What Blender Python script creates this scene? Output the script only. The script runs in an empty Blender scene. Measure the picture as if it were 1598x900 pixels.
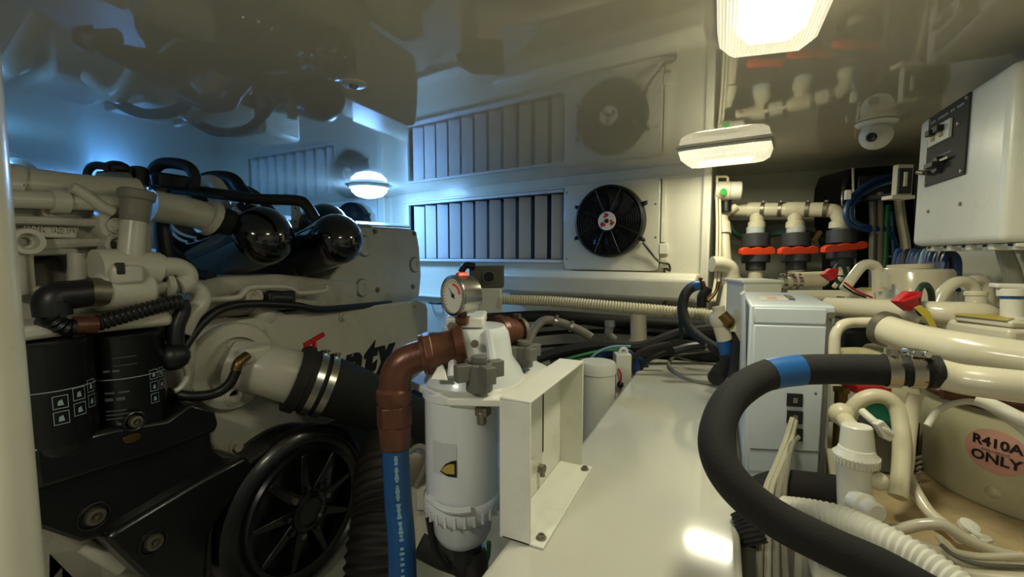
import bpy, bmesh, math, random
from mathutils import Vector, Matrix, Quaternion

# ---------------------------------------------------------------- camera
scene = bpy.context.scene
random.seed(7)
PI = math.pi
FPX = 680.0
YAW = math.radians(25.5)
PITCH = math.radians(4.4)
CAM = Vector((0, 0, 1.15))
cd = bpy.data.cameras.new('camera')
cd.sensor_width = 36.0
cd.lens = 36.0 * FPX / 1598.0
cd.clip_start = 0.02
camo = bpy.data.objects.new('camera', cd)
scene.collection.objects.link(camo)
camo.location = CAM
camo.rotation_euler = (PI / 2 - PITCH, 0, YAW)
scene.camera = camo

# ---------------------------------------------------------------- world and exposure
w = bpy.data.worlds.new('world')
scene.world = w
w.use_nodes = True
w.node_tree.nodes['Background'].inputs[0].default_value = (0.75, 0.85, 0.8, 1)
w.node_tree.nodes['Background'].inputs[1].default_value = 0.05
scene.view_settings.view_transform = 'Standard'
scene.view_settings.look = 'None'
scene.view_settings.gamma = 1.0
scene.view_settings.use_curve_mapping = False
scene.view_settings.exposure = 0.45
LENS_WARM = 44.0
LENS_COOL = 80.0
FILL_NEAR = 72.0
FILL_BLUE = 26.0

# ---------------------------------------------------------------- pixel rays into the room
FWD = Vector((-math.sin(YAW) * math.cos(PITCH), math.cos(YAW) * math.cos(PITCH), -math.sin(PITCH)))
RGT = Vector((math.cos(YAW), math.sin(YAW), 0))
UPV = RGT.cross(FWD)
X3, Y3, Z3 = Vector((1, 0, 0)), Vector((0, 1, 0)), Vector((0, 0, 1))
def ray(px, py):
    return FWD + RGT * ((px - 800) / FPX) - UPV * ((py - 450) / FPX)
def P(px, py, d):
    return CAM + ray(px, py) * d
def PL(px, py, p0, n):
    r = ray(px, py)
    return CAM + r * ((Vector(p0) - CAM).dot(n) / r.dot(n))
def PZ(px, py, z): return PL(px, py, (0, 0, z), Z3)
def PX(px, py, x): return PL(px, py, (x, 0, 0), X3)
def PY(px, py, y): return PL(px, py, (0, y, 0), Y3)
ZC, ZP, ZF = 1.60, 0.69, -0.10          # ceiling, ledge top, floor heights

# ---------------------------------------------------------------- materials
def lin(c):
    return tuple(((v / 255) / 12.92 if v / 255 <= 0.04045 else ((v / 255 + 0.055) / 1.055) ** 2.4) for v in c) + (1,)
def mat(name, rgb, rough=0.5, metal=0.0, coat=0.0, vary=0.12, vscale=6.0, bump=0.0, bscale=60.0, grime=None, spec=0.5, trans=0.0, gscale=3.0, gamt=0.5):
    m = bpy.data.materials.new(name)
    m.use_nodes = True
    nt = m.node_tree
    b = nt.nodes['Principled BSDF']
    b.inputs['Roughness'].default_value = rough
    b.inputs['Metallic'].default_value = metal
    b.inputs['Coat Weight'].default_value = coat
    b.inputs['Coat Roughness'].default_value = 0.06
    b.inputs['Specular IOR Level'].default_value = spec
    b.inputs['Transmission Weight'].default_value = trans
    tc = nt.nodes.new('ShaderNodeTexCoord')
    n = nt.nodes.new('ShaderNodeTexNoise')
    n.inputs['Scale'].default_value = vscale
    n.inputs['Detail'].default_value = 6
    nt.links.new(tc.outputs['Object'], n.inputs['Vector'])
    cr = nt.nodes.new('ShaderNodeValToRGB')
    c = lin(rgb)
    cr.color_ramp.elements[0].position = 0.3
    cr.color_ramp.elements[1].position = 0.7
    cr.color_ramp.elements[0].color = tuple(v * (1 - vary) for v in c[:3]) + (1,)
    cr.color_ramp.elements[1].color = tuple(min(1, v * (1 + vary * .5)) for v in c[:3]) + (1,)
    nt.links.new(n.outputs['Fac'], cr.inputs['Fac'])
    out = cr.outputs['Color']
    if grime:
        n2 = nt.nodes.new('ShaderNodeTexNoise')
        n2.inputs['Scale'].default_value = gscale
        n2.inputs['Detail'].default_value = 9
        n2.inputs['Roughness'].default_value = 0.75
        nt.links.new(tc.outputs['Object'], n2.inputs['Vector'])
        r2 = nt.nodes.new('ShaderNodeValToRGB')
        r2.color_ramp.elements[0].position = 0.52
        r2.color_ramp.elements[1].position = 0.72
        r2.color_ramp.elements[0].color = (0, 0, 0, 1)
        r2.color_ramp.elements[1].color = (gamt, gamt, gamt, 1)
        nt.links.new(n2.outputs['Fac'], r2.inputs['Fac'])
        mx = nt.nodes.new('ShaderNodeMix')
        mx.data_type = 'RGBA'
        nt.links.new(r2.outputs['Color'], mx.inputs[0])
        nt.links.new(out, mx.inputs[6])
        mx.inputs[7].default_value = lin(grime)
        out = mx.outputs[2]
    nt.links.new(out, b.inputs['Base Color'])
    if bump:
        n3 = nt.nodes.new('ShaderNodeTexNoise')
        n3.inputs['Scale'].default_value = bscale
        n3.inputs['Detail'].default_value = 4
        nt.links.new(tc.outputs['Object'], n3.inputs['Vector'])
        bp = nt.nodes.new('ShaderNodeBump')
        bp.inputs['Strength'].default_value = bump
        bp.inputs['Distance'].default_value = 0.01
        nt.links.new(n3.outputs['Fac'], bp.inputs['Height'])
        nt.links.new(bp.outputs['Normal'], b.inputs['Normal'])
    return m
def emit(name, rgb, strength):
    m = mat(name, rgb, 0.3)
    b = m.node_tree.nodes['Principled BSDF']
    b.inputs['Emission Color'].default_value = lin(rgb)
    b.inputs['Emission Strength'].default_value = strength
    return m
M = {}
M['ceiling'] = mat('gelcoat ceiling', (206, 200, 182), 0.025, coat=0.3, vary=0.03, vscale=1.5, bump=0.008, bscale=2.0, spec=0.6)
M['wall'] = mat('painted bulkhead', (222, 218, 200), 0.25, coat=0.2, vary=0.05, vscale=2.5, grime=(160, 150, 120), gamt=0.25)
M['wall_far'] = mat('recess bulkhead', (205, 205, 188), 0.45, vary=0.06, grime=(150, 140, 115), gamt=0.3)
M['hull'] = mat('hull liner paint', (205, 208, 205), 0.3, vary=0.05)
M['gel'] = mat('white gelcoat', (200, 198, 184), 0.10, coat=0.2, vary=0.04, vscale=2, grime=(185, 175, 145), gamt=0.2)
M['bilge'] = mat('bilge paint', (190, 188, 170), 0.3, vary=0.15, grime=(110, 100, 80), gamt=0.6)
M['engine'] = mat('engine enamel', (192, 187, 168), 0.32, vary=0.14, vscale=9, bump=0.12, bscale=90, grime=(110, 100, 82), gscale=6, gamt=0.5)
M['engine_smooth'] = mat('smooth engine enamel', (200, 195, 175), 0.28, vary=0.05, grime=(140, 128, 105), gscale=4, gamt=0.3)
M['capgrey'] = mat('grey cast cap', (128, 122, 108), 0.5, vary=0.15, bump=0.1)
M['dark'] = mat('black moulded plastic', (20, 20, 20), 0.42, vary=0.2, bump=0.05)
M['satin'] = mat('satin black paint', (14, 15, 17), 0.28, vary=0.15, coat=0.2)
M['gloss'] = mat('gloss black paint', (9, 9, 9), 0.12, coat=0.8, vary=0.05)
M['rubber'] = mat('black rubber', (26, 25, 22), 0.7, vary=0.2, bump=0.25, bscale=140)
M['foam'] = mat('black foam insulation', (22, 21, 19), 0.85, vary=0.25, bump=0.12, bscale=260)
M['ribrub'] = mat('brown black ribbed rubber', (38, 34, 27), 0.62, vary=0.2)
M['steel'] = mat('stainless steel', (190, 185, 175), 0.25, 1.0, vary=0.1)
M['dull'] = mat('dull plated steel', (140, 134, 118), 0.45, 0.9, vary=0.2)
M['copper'] = mat('weathered copper fitting', (98, 60, 43), 0.36, 0.35, vary=0.3, vscale=25, bump=0.1, grime=(60, 44, 34), gscale=14, gamt=0.7)
M['brass'] = mat('brass', (120, 98, 58), 0.35, 0.9, vary=0.2)
M['blue'] = mat('blue hose', (18, 74, 128), 0.32, vary=0.15)
M['bluetape'] = mat('blue vinyl tape', (20, 88, 152), 0.38, vary=0.08)
M['bluewire'] = mat('blue cable', (28, 62, 110), 0.4, vary=0.15)
M['greenwire'] = mat('green hose', (16, 110, 58), 0.4, vary=0.15)
M['dkgreen'] = mat('dark green hose', (22, 56, 40), 0.5)
M['ltwire'] = mat('pale blue cable', (120, 160, 175), 0.4)
M['white'] = mat('white painted metal', (226, 226, 214), 0.3, vary=0.04, grime=(150, 140, 120), gamt=0.25, gscale=8)
M['racor'] = mat('white filter enamel', (212, 216, 216), 0.28, coat=0.3, vary=0.04)
M['whiteplas'] = mat('white plastic', (222, 220, 206), 0.35, vary=0.05)
M['boxplas'] = mat('white control box plastic', (190, 199, 205), 0.35, vary=0.03)
M['pvc'] = mat('cream pvc pipe', (214, 206, 178), 0.35, vary=0.08, grime=(140, 120, 80), gamt=0.35)
M['creampipe'] = mat('cream gloss pipe', (212, 205, 180), 0.22, coat=0.4, vary=0.04, grime=(150, 130, 90), gamt=0.2)
M['greytrap'] = mat('grey cable', (140, 136, 122), 0.5)
M['greyplas'] = mat('grey plastic', (98, 98, 90), 0.5, vary=0.1)
M['darkgrey'] = mat('dark grey union', (58, 60, 62), 0.45)
M['orange'] = mat('orange red handle', (238, 76, 36), 0.35, vary=0.05)
M['red'] = mat('red plastic', (196, 30, 34), 0.3)
M['green'] = mat('green cap', (20, 96, 74), 0.35)
M['greendot'] = mat('green sticker', (50, 160, 60), 0.5)
M['yellow'] = mat('yellow tag', (196, 176, 60), 0.5)
M['gold'] = mat('yellow sticker', (178, 158, 70), 0.5)
M['tank'] = mat('cream tank paint', (196, 192, 160), 0.32, vary=0.06, grime=(140, 130, 90), gscale=2.5, gamt=0.4)
M['wood'] = mat('stained varnished board', (190, 168, 128), 0.4, vary=0.35, vscale=14, grime=(110, 75, 40), gamt=0.7)
M['pink'] = mat('pink sticker', (204, 152, 138), 0.5, vary=0.06)
M['ink'] = mat('black ink', (20, 20, 20), 0.5)
M['inkw'] = mat('pale print', (150, 165, 165), 0.5)
M['inkdim'] = mat('dim print', (80, 84, 86), 0.5)
M['panelgrey'] = mat('grey switch panel', (48, 49, 43), 0.65, spec=0.3)
M['louvre'] = mat('grey blue louvre paint', (216, 217, 218), 0.4, vary=0.04)
M['darkvoid'] = mat('painted void shade', (26, 27, 28), 0.8)  # near-black colour stands in for the shade inside openings and gaps
M['outlet'] = mat('grey heater outlet', (92, 90, 78), 0.5)
M['strap'] = mat('grey cream strap', (176, 172, 150), 0.55)
M['mesh'] = mat('braided cream hose', (190, 180, 140), 0.6, bump=0.6, bscale=300)
M['glassy'] = mat('cloudy plastic bowl', (196, 200, 200), 0.2, vary=0.1)
M['lens_warm'] = emit('lit lens warm', (252, 248, 216), LENS_WARM)
M['fill_near'] = emit('added fill lens neutral', (250, 246, 230), FILL_NEAR)
M['lens_cool'] = emit('lit lens cool', (128, 186, 255), LENS_COOL)
M['fill_blue'] = emit('added fill lens blue', (96, 172, 255), FILL_BLUE)
def ribglass():
    m = mat('ribbed lamp glass', (240, 238, 222), 0.15, trans=0.6)
    b = m.node_tree.nodes['Principled BSDF']
    b.inputs['Emission Color'].default_value = lin((255, 246, 214))
    b.inputs['Emission Strength'].default_value = 0.42
    nt = m.node_tree
    wv = nt.nodes.new('ShaderNodeTexWave'); wv.inputs['Scale'].default_value = 60
    bp = nt.nodes.new('ShaderNodeBump'); bp.inputs['Strength'].default_value = 0.6; bp.inputs['Distance'].default_value = 0.004
    tc = nt.nodes.new('ShaderNodeTexCoord')
    nt.links.new(tc.outputs['Object'], wv.inputs['Vector'])
    nt.links.new(wv.outputs['Fac'], bp.inputs['Height'])
    nt.links.new(bp.outputs['Normal'], b.inputs['Normal'])
    return m
M['ribglass'] = ribglass()

# ---------------------------------------------------------------- mesh building
def frame(axis, hint=None):
    z = Vector(axis).normalized()
    h = Vector(hint) if hint is not None else (Z3 if abs(z.z) < 0.9 else X3)
    x = h.cross(z)
    if x.length < 1e-6: x = Y3.cross(z)
    x.normalize()
    y = z.cross(x)
    return x, y, z
def mtx(origin, x, y, z):
    m = Matrix((x, y, z)).transposed().to_4x4()
    m.translation = Vector(origin)
    return m
def spline(pts, sub=6):
    pts = [Vector(p) for p in pts]
    if len(pts) < 3: return [pts[0].lerp(pts[1], i / sub) for i in range(sub + 1)]
    q = [pts[0] * 2 - pts[1]] + pts + [pts[-1] * 2 - pts[-2]]
    out = []
    for i in range(1, len(q) - 2):
        a, b, c, d = q[i - 1], q[i], q[i + 1], q[i + 2]
        for s in range(sub):
            t = s / sub
            out.append(0.5 * ((2 * b) + (c - a) * t + (2 * a - 5 * b + 4 * c - d) * t * t + (3 * b - a - 3 * c + d) * t ** 3))
    out.append(q[-2])
    return out
class MB:
    def __init__(self):
        self.v = []; self.f = []; self.mi = []; self.cur = 0
        self.m = Matrix.Identity(4)
    def add(self, vs, fs):
        n = len(self.v)
        self.v += [self.m @ Vector(p) for p in vs]
        self.f += [tuple(i + n for i in f) for f in fs]
        self.mi += [self.cur] * len(fs)
        return self
    def box(self, c, s, r=None):
        hx, hy, hz = s[0] / 2, s[1] / 2, s[2] / 2
        vs = [Vector((x, y, z)) for x in (-hx, hx) for y in (-hy, hy) for z in (-hz, hz)]
        if r is not None: vs = [r @ p for p in vs]
        vs = [p + Vector(c) for p in vs]
        return self.add(vs, [(0, 1, 3, 2), (4, 6, 7, 5), (0, 4, 5, 1), (2, 3, 7, 6), (0, 2, 6, 4), (1, 5, 7, 3)])
    def prism(self, poly, vec, taper=1.0):
        n = len(poly); vec = Vector(vec)
        poly = [Vector(p) for p in poly]
        nrm = Vector((0, 0, 0))
        for i in range(n): nrm += poly[i].cross(poly[(i + 1) % n])
        if nrm.dot(vec) > 0: poly.reverse()
        c = sum(poly, Vector()) / n
        vs = poly + [c + (p - c) * taper + vec for p in poly]
        fs = [tuple(range(n)), tuple(range(2 * n - 1, n - 1, -1))]
        fs += [(i + n, (i + 1) % n + n, (i + 1) % n, i) for i in range(n)]
        return self.add(vs, fs)
    def lathe(self, o, axis, prof, seg=32, hint=None, sx=1.0):
        # prof: (radius, distance along axis)
        x, y, z = frame(axis, hint)
        o = Vector(o); vs = []; fs = []; rings = []
        for r, h in prof:
            if r < 1e-6:
                rings.append([len(vs)]); vs.append(o + z * h)
            else:
                rings.append(list(range(len(vs), len(vs) + seg)))
                for i in range(seg):
                    a = 2 * PI * i / seg
                    vs.append(o + z * h + x * (math.cos(a) * r * sx) + y * (math.sin(a) * r))
        for a, b in zip(rings[:-1], rings[1:]):
            for i in range(seg):
                j = (i + 1) % seg
                if len(a) == 1 and len(b) == 1: continue
                if len(a) == 1: fs.append((a[0], b[j], b[i]))
                elif len(b) == 1: fs.append((a[i], a[j], b[0]))
                else: fs.append((a[i], a[j], b[j], b[i]))
        return self.add(vs, fs)
    def cyl(self, p0, p1, r0, r1=None, seg=28, bev=0.0):
        p0, p1 = Vector(p0), Vector(p1); L = (p1 - p0).length
        r1 = r0 if r1 is None else r1
        if bev: prof = [(0, 0), (r0 - bev, 0), (r0, bev), (r1, L - bev), (r1 - bev, L), (0, L)]
        else: prof = [(0, 0), (r0, 0), (r1, L), (0, L)]
        return self.lathe(p0, p1 - p0, prof, seg)
    def hexa(self, p0, p1, r): return self.cyl(p0, p1, r, seg=6)
    def tube(self, pts, r, seg=14, sub=8, rib=None, cap=True, raw=False):
        path = [Vector(p) for p in pts] if raw else spline(pts, sub)
        rr = r if callable(r) else (lambda t: r)
        ls = [0.0]
        for a, b in zip(path[:-1], path[1:]): ls.append(ls[-1] + (b - a).length)
        L = ls[-1]
        if rib:
            pitch, amp = rib
            n = int(L / pitch * 6) + 1
            np_, j = [], 0
            for i in range(n + 1):
                s = L * i / n
                while j < len(ls) - 2 and ls[j + 1] < s: j += 1
                t = (s - ls[j]) / max(1e-9, ls[j + 1] - ls[j])
                np_.append(path[j].lerp(path[j + 1], t))
            path = np_
            ls = [L * i / n for i in range(n + 1)]
        tan = []
        for i in range(len(path)):
            a = path[max(0, i - 1)]; b = path[min(len(path) - 1, i + 1)]
            tan.append((b - a).normalized())
        x, y, z = frame(tan[0])
        vs = []; fs = []
        for i, p in enumerate(path):
            if i:
                q = tan[i - 1].rotation_difference(tan[i]); x = q @ x; y = q @ y
            R = rr(ls[i] / L)
            if rib: R += rib[1] * math.cos(2 * PI * ls[i] / rib[0])
            for k in range(seg):
                a = 2 * PI * k / seg
                vs.append(p + x * (math.cos(a) * R) + y * (math.sin(a) * R))
        n = len(path)
        for i in range(n - 1):
            for k in range(seg):
                j = (k + 1) % seg
                fs.append((i * seg + k, i * seg + j, (i + 1) * seg + j, (i + 1) * seg + k))
        if cap:
            fs.append(tuple(range(seg - 1, -1, -1)))
            fs.append(tuple((n - 1) * seg + k for k in range(seg)))
        return self.add(vs, fs)
    def ring(self, c, axis, R, r, seg=40, s2=10, hint=None, a0=0.0, a1=2 * PI, sx=1.0):
        x, y, z = frame(axis, hint); c = Vector(c)
        full = abs(a1 - a0 - 2 * PI) < 1e-6
        pts = [c + x * (math.cos(a0 + (a1 - a0) * i / seg) * R * sx) + y * (math.sin(a0 + (a1 - a0) * i / seg) * R) for i in range(seg + 1)]
        if not full: return self.tube(pts, r, s2, raw=True)
        vs = []; fs = []
        for i in range(seg):
            a = 2 * PI * i / seg; d = x * (math.cos(a) * sx) + y * math.sin(a)
            for k in range(s2):
                b = 2 * PI * k / s2
                vs.append(c + d * (R + r * math.cos(b)) + z * (r * math.sin(b)))
        for i in range(seg):
            for k in range(s2):
                i2, k2 = (i + 1) % seg, (k + 1) % s2
                fs.append((i * s2 + k, i2 * s2 + k, i2 * s2 + k2, i * s2 + k2))
        return self.add(vs, fs)
    def ball(self, c, r, seg=20, sc=(1, 1, 1)):
        vs = []; n = seg // 2; fs = []; c = Vector(c)
        prof = [(math.sin(PI * i / n), -math.cos(PI * i / n)) for i in range(n + 1)]
        k = MB(); k.lathe((0, 0, 0), Z3, [(max(0, a) if 0 < i < n else 0, b) for i, (a, b) in enumerate(prof)], seg)
        return self.add([c + Vector((p.x * r * sc[0], p.y * r * sc[1], p.z * r * sc[2])) for p in k.v], k.f)
def build(mb, name, material, parent=None, bevel=0.0, angle=40, segs=2):
    root = parent
    while root is not None and root.parent is not None: root = root.parent
    off = Vector((0, 0, 0))
    loc = Vector((0, 0, 0))
    if root is not None: off = root.location.copy()
    else:
        lo = Vector((min(p.x for p in mb.v), min(p.y for p in mb.v), min(p.z for p in mb.v)))
        hi = Vector((max(p.x for p in mb.v), max(p.y for p in mb.v), max(p.z for p in mb.v)))
        off = loc = Vector(((lo.x + hi.x) / 2, (lo.y + hi.y) / 2, lo.z))
    me = bpy.data.meshes.new(name)
    me.from_pydata([p - off for p in mb.v], [], mb.f)
    mats = material if isinstance(material, (list, tuple)) else [material]
    for k in mats: me.materials.append(M[k])
    for pl, i in zip(me.polygons, mb.mi): pl.material_index = i
    me.update()
    b = bmesh.new(); b.from_mesh(me)
    bmesh.ops.recalc_face_normals(b, faces=b.faces)
    b.to_mesh(me); b.free()
    me.polygons.foreach_set('use_smooth', [True] * len(me.polygons))
    me.set_sharp_from_angle(angle=math.radians(angle))
    o = bpy.data.objects.new(name, me)
    scene.collection.objects.link(o)
    o.location = loc
    if parent is not None: o.parent = parent
    if bevel:
        md = o.modifiers.new('bevel', 'BEVEL'); md.width = bevel; md.segments = segs
        md.limit_method = 'ANGLE'; md.angle_limit = math.radians(35); md.harden_normals = False
    return o
def tag(o, label, cat, group=None, kind=None):
    o['label'] = label; o['category'] = cat
    if group: o['group'] = group
    if kind: o['kind'] = kind
    return o
def thing(name, label, cat, loc, group=None):
    o = bpy.data.objects.new(name, None)
    scene.collection.objects.link(o)
    o.location = Vector(loc); o.empty_display_size = 0.02
    return tag(o, label, cat, group)
def struct(o):
    o['kind'] = 'structure'; return o
def dup(root, loc=None, rotz=0.0, label=None, group=None):
    def cp(o, par):
        c = o.copy(); scene.collection.objects.link(c); c.parent = par
        for ch in list(o.children): cp(ch, c)
        return c
    kids = list(root.children)
    r = root.copy(); scene.collection.objects.link(r)
    for ch in kids: cp(ch, r)
    if loc is not None: r.location = Vector(loc)
    r.rotation_euler.z = rotz
    if label: r['label'] = label
    if group: r['group'] = group
    return r
def textmb(s, size, m, depth=0.0, shear=0.0, bold=0.0, mb=None, warp=None, spacing=1.0):
    cu = bpy.data.curves.new('t', 'FONT')
    cu.body = s; cu.size = size; cu.shear = shear; cu.offset = bold
    cu.extrude = depth; cu.align_x = 'CENTER'; cu.align_y = 'CENTER'; cu.space_character = spacing
    cu.resolution_u = 3
    o = bpy.data.objects.new('t', cu); scene.collection.objects.link(o)
    bpy.context.view_layer.update()
    me = o.to_mesh()
    vs = [Vector(v.co) for v in me.vertices]; fs = [tuple(p.vertices) for p in me.polygons]
    o.to_mesh_clear()
    bpy.data.objects.remove(o); bpy.data.curves.remove(cu)
    if warp: vs = [warp(v) for v in vs]
    else: vs = [m @ v for v in vs]
    mb = mb or MB()
    return mb.add(vs, fs)

# ================================================================ SETTING
K = lambda px, py: PZ(px, py, ZC)
L0, L1, L2, L3, L4, L5 = K(-120, 176), K(150, 293), K(345, 330), K(604, 309), K(634, 303), K(1112, 251)
def wallseg(a, b, z0, z1, thick, name, m, away=None, bevel=0.0):
    d = (b - a); d.z = 0; d.normalize(); n = Vector((-d.y, d.x, 0))
    if n.dot(a - CAM) < 0: n = -n
    q = MB().prism([(a.x, a.y, z0), (b.x, b.y, z0), (b.x, b.y, z1), (a.x, a.y, z1)], n * thick)
    return struct(build(q, name, m, bevel=bevel)), n
R0 = K(1128, 276); R1 = K(1330, 262)
# ceiling and floor
struct(build(MB().prism([(-7, -1.6, ZC), (2.2, -1.6, ZC), (2.2, 6.4, ZC), (-7, 6.4, ZC)], (0, 0, 0.05)), 'ceiling', 'ceiling'))
struct(build(MB().prism([(-7, -1.6, ZF), (2.2, -1.6, ZF), (2.2, 6.4, ZF), (-7, 6.4, ZF)], (0, 0, -0.05)), 'floor', 'bilge'))
struct(build(MB().box((-2.4, -1.62, 0.75), (9.2, 0.05, 1.7)), 'wall_back', 'wall'))
struct(build(MB().box((2.22, 2.4, 0.75), (0.05, 8, 1.7)), 'wall_outer', 'wall_far'))
wallseg(Vector((L0.x - 0.9, -1.6, 0)), Vector((L0.x, L0.y, 0)), ZF, ZC, 0.04, 'wall_aft', 'hull')
wallseg(L0, L1, ZF, ZC, 0.04, 'wall_left', 'hull')
wallseg(L1, L2, ZF, ZC, 0.04, 'wall_corner', 'hull')
# a wall with an opening for the louvres: built as pieces around the opening
class WP:
    def __init__(s, a, b):
        s.o = Vector((a.x, a.y, 0)); s.u = Vector((b.x - a.x, b.y - a.y, 0)).normalized()
        s.n = Vector((s.u.y, -s.u.x, 0))
        if s.n.dot(CAM - a) < 0: s.n = -s.n
        s.L = (b - a).length
    def px(s, x, y, off=0.0): return PL(x, y, s.o + s.n * off, s.n)
    def uv(s, x, y, off=0.0):
        p = s.px(x, y, off) - s.o; return p.dot(s.u), p.z
    def at(s, u, z, off=0.0): return s.o + s.u * u + s.n * off + Vector((0, 0, z))
    def slab(s, mb, u0, u1, z0, z1, o0, o1):
        return mb.prism([s.at(u0, z0, o0), s.at(u1, z0, o0), s.at(u1, z1, o0), s.at(u0, z1, o0)], s.n * (o1 - o0))
W1 = WP(L4, L5); W2 = WP(L2, L3)
def holed(wp, name, u0, u1, z0, z1, ustart, uend):
    q = MB()
    wp.slab(q, ustart, u0, ZF, ZC, 0, -0.04)
    wp.slab(q, u1, uend, ZF, ZC, 0, -0.04)
    wp.slab(q, u0, u1, ZF, z0, 0, -0.04)
    wp.slab(q, u0, u1, z1, ZC, 0, -0.04)
    return struct(build(q, name, 'wall'))
ua, zt = W1.uv(641, 322); ub, zt2 = W1.uv(881, 300)
zb = W1.uv(881, 405)[1]; zt = zt2
holed(W1, 'wall_front', ua, ub, zb, zt, 0, W1.L)
# band above the louvre and the vertical pilaster at the corner
q = MB(); W1.slab(q, -0.02, W1.L, zt + 0.02, zt + 0.035, 0, 0.012); struct(build(q, 'trim_1', 'wall', bevel=0.003))
q = MB(); W1.slab(q, W1.L - 0.035, W1.L + 0.004, ZF, ZC, 0, 0.02); struct(build(q, 'trim_2', 'wall', bevel=0.008))
u45 = W1.uv(1046, 300)[0]
# recess beyond the pilaster
LB5 = Vector((L5.x, L5.y, 0)); RB0 = Vector((R0.x, R0.y, 0)); RB1 = Vector((R1.x, R1.y, 0))
e = (RB1 - RB0).normalized()
q = MB().prism([W1.at(W1.L, ZF), W1.at(W1.L, ZC), (RB0.x, RB0.y, ZC), (RB0.x, RB0.y, ZF)], (-0.03, 0, 0)); struct(build(q, 'wall_recess_side', 'wall_far'))
far = RB0 + e * 1.75
q = MB().prism([(RB0.x, RB0.y, ZF), (far.x, far.y, ZF), (far.x, far.y, ZC), (RB0.x, RB0.y, ZC)], Vector((-e.y, e.x, 0)) * 0.03); struct(build(q, 'wall_recess', 'wall_far'))
# second louvred bay
s0, s1 = W2.uv(392, 333)[0], W2.uv(525, 326)[0]
holed(W2, 'wall_port', s0, s1, zb, zt, 0, W2.L)
q = MB()
for px0, px1, o in ((597, 607, 0.05), (612, 622, 0.03)):
    a = K(px0, 309); b = K(px1, 306)
    u0, _ = W2.uv(px0, 309); u1, _ = W2.uv(px1, 307)
    W2.slab(q, u0, u1, ZF, ZC, -0.02, o)
struct(build(q, 'trim_3', 'wall', bevel=0.006))
q = MB().prism([W2.at(W2.L, ZF), W2.at(W2.L, ZC), W1.at(0, ZC), W1.at(0, ZF)], W1.n * -0.03); struct(build(q, 'wall_step', 'wall'))
# right-hand wall behind the electrical box
struct(build(MB().box((0.735, 0.6, 0.75), (0.05, 3.1, 1.7)), 'wall_right', 'wall'))
struct(build(MB().box((-0.9, 5.5, 0.75), (9, 0.05, 1.7)), 'wall_end', 'hull'))
# white post at the left edge
pj = P(38, 560, 0.5)
q = MB(); xl = -RGT
q.lathe((pj.x + xl.x * 0.064, pj.y + xl.y * 0.064, ZF), Z3, [(0, 0), (0.045, 0), (0.045, ZC - ZF), (0, ZC - ZF)], 40)
struct(build(q, 'trim_4', 'wall'))

# ================================================================ LEDGE / LOCKER TOP
lr = thing('locker_ledge', 'long glossy white ledge running into the depth in mid room', 'ledge', (-0.1, 1.0, ZF))
q = MB().prism([(-0.305, -0.4, ZP), (0.045, -0.4, ZP), (0.045, 1.60, ZP), (0.66, 1.60, ZP), (0.66, 2.0, ZP), (0.10, 2.06, ZP), (-0.29, 2.0, ZP)], (0, 0, -(ZP - ZF)))
build(q, 'body', 'gel', lr, bevel=0.012, segs=3)
# low shelf under the machinery on the right
sh = thing('equipment_shelf', 'low white shelf under the cream tank at right', 'shelf', (0.4, 0.6, ZF))
build(MB().prism([(0.15, -0.3, 0.645), (0.70, -0.3, 0.645), (0.70, 1.59, 0.645), (0.055, 1.59, 0.645), (0.055, 0.9, 0.645), (0.15, 0.9, 0.645)], (0, 0, -(0.645 - ZF))), 'body', 'gel', sh, bevel=0.01)
q = MB().prism([(0.28, 0.50, 0.6455), (0.69, 0.15, 0.6455), (0.69, 1.40, 0.6455), (0.24, 1.40, 0.6455)], (0, 0, 0.018))
tag(build(q, 'base_board', 'wood', None, bevel=0.004), 'stained tan board lying under the cream tank', 'board')

# ================================================================ LIGHTS
def lamp_rect(corner_pts, label, lens, drop=0.062):
    c = sum(corner_pts, Vector()) / 4
    t = thing('ceiling_lamp', label, 'lamp', c, 'rectangular ceiling lamps')
    c2 = [c + (p - c) * 1.0 for p in corner_pts]
    build(MB().prism([p + Vector((0, 0, -0.0005)) for p in c2], (0, 0, -0.012)), 'base_plate', 'white', t, bevel=0.002)
    # chamfered ribbed glass
    def cut(ps, s, z, k=0.11):
        out = []
        for i in range(4):
            a, b, d = ps[i - 1], ps[i], ps[(i + 1) % 4]
            for e_ in (a, d):
                out.append(c + ((b + (e_ - b) * k) - c) * s + Vector((0, 0, z)))
        return out
    A = cut(c2, 0.99, -0.012); B = cut(c2, 0.93, -drop * 0.75); D = cut(c2, 0.80, -drop)
    q = MB(); n = 8
    q.add(A + B + D, [(i, (i + 1) % n, (i + 1) % n + n, i + n) for i in range(n)] + [(i + n, (i + 1) % n + n, (i + 1) % n + 2 * n, i + 2 * n) for i in range(n)])
    build(q, 'ribbed_glass', 'ribglass', t, angle=20)
    D2 = cut(c2, 0.58, -drop * 0.97, 0.2); D3 = cut(c2, 0.80, -drop)
    q = MB(); q.add(D3 + D2, [(i, (i + 1) % n, (i + 1) % n + n, i + n) for i in range(n)]); build(q, 'glass_border', 'ribglass', t)
    q = MB(); q.add(D2, [tuple(range(n))]); build(q, 'diffuser', lens, t)
    q = MB().prism(cut(c2, 0.60, -drop * 0.97 + .012, 0.2), (0, 0, -.010)); build(q, 'glow_shield', 'white', t)  # added sheet, keeps the diffuser glow out of the glass
    return t
y1 = PZ(1120, 58, ZC - 0.0); x0 = y1.x; x1 = PZ(1272, 45, ZC).x
lamp_rect([Vector((x0, y1.y, ZC)), Vector((x1, y1.y + 0.03, ZC)), Vector((x1, y1.y - 0.40, ZC)), Vector((x0, y1.y - 0.43, ZC))], 'large glowing ceiling lamp at the top edge, nearest of the lamps', 'lens_warm')
a, b = K(1057, 232), K(1206, 213)
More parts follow.
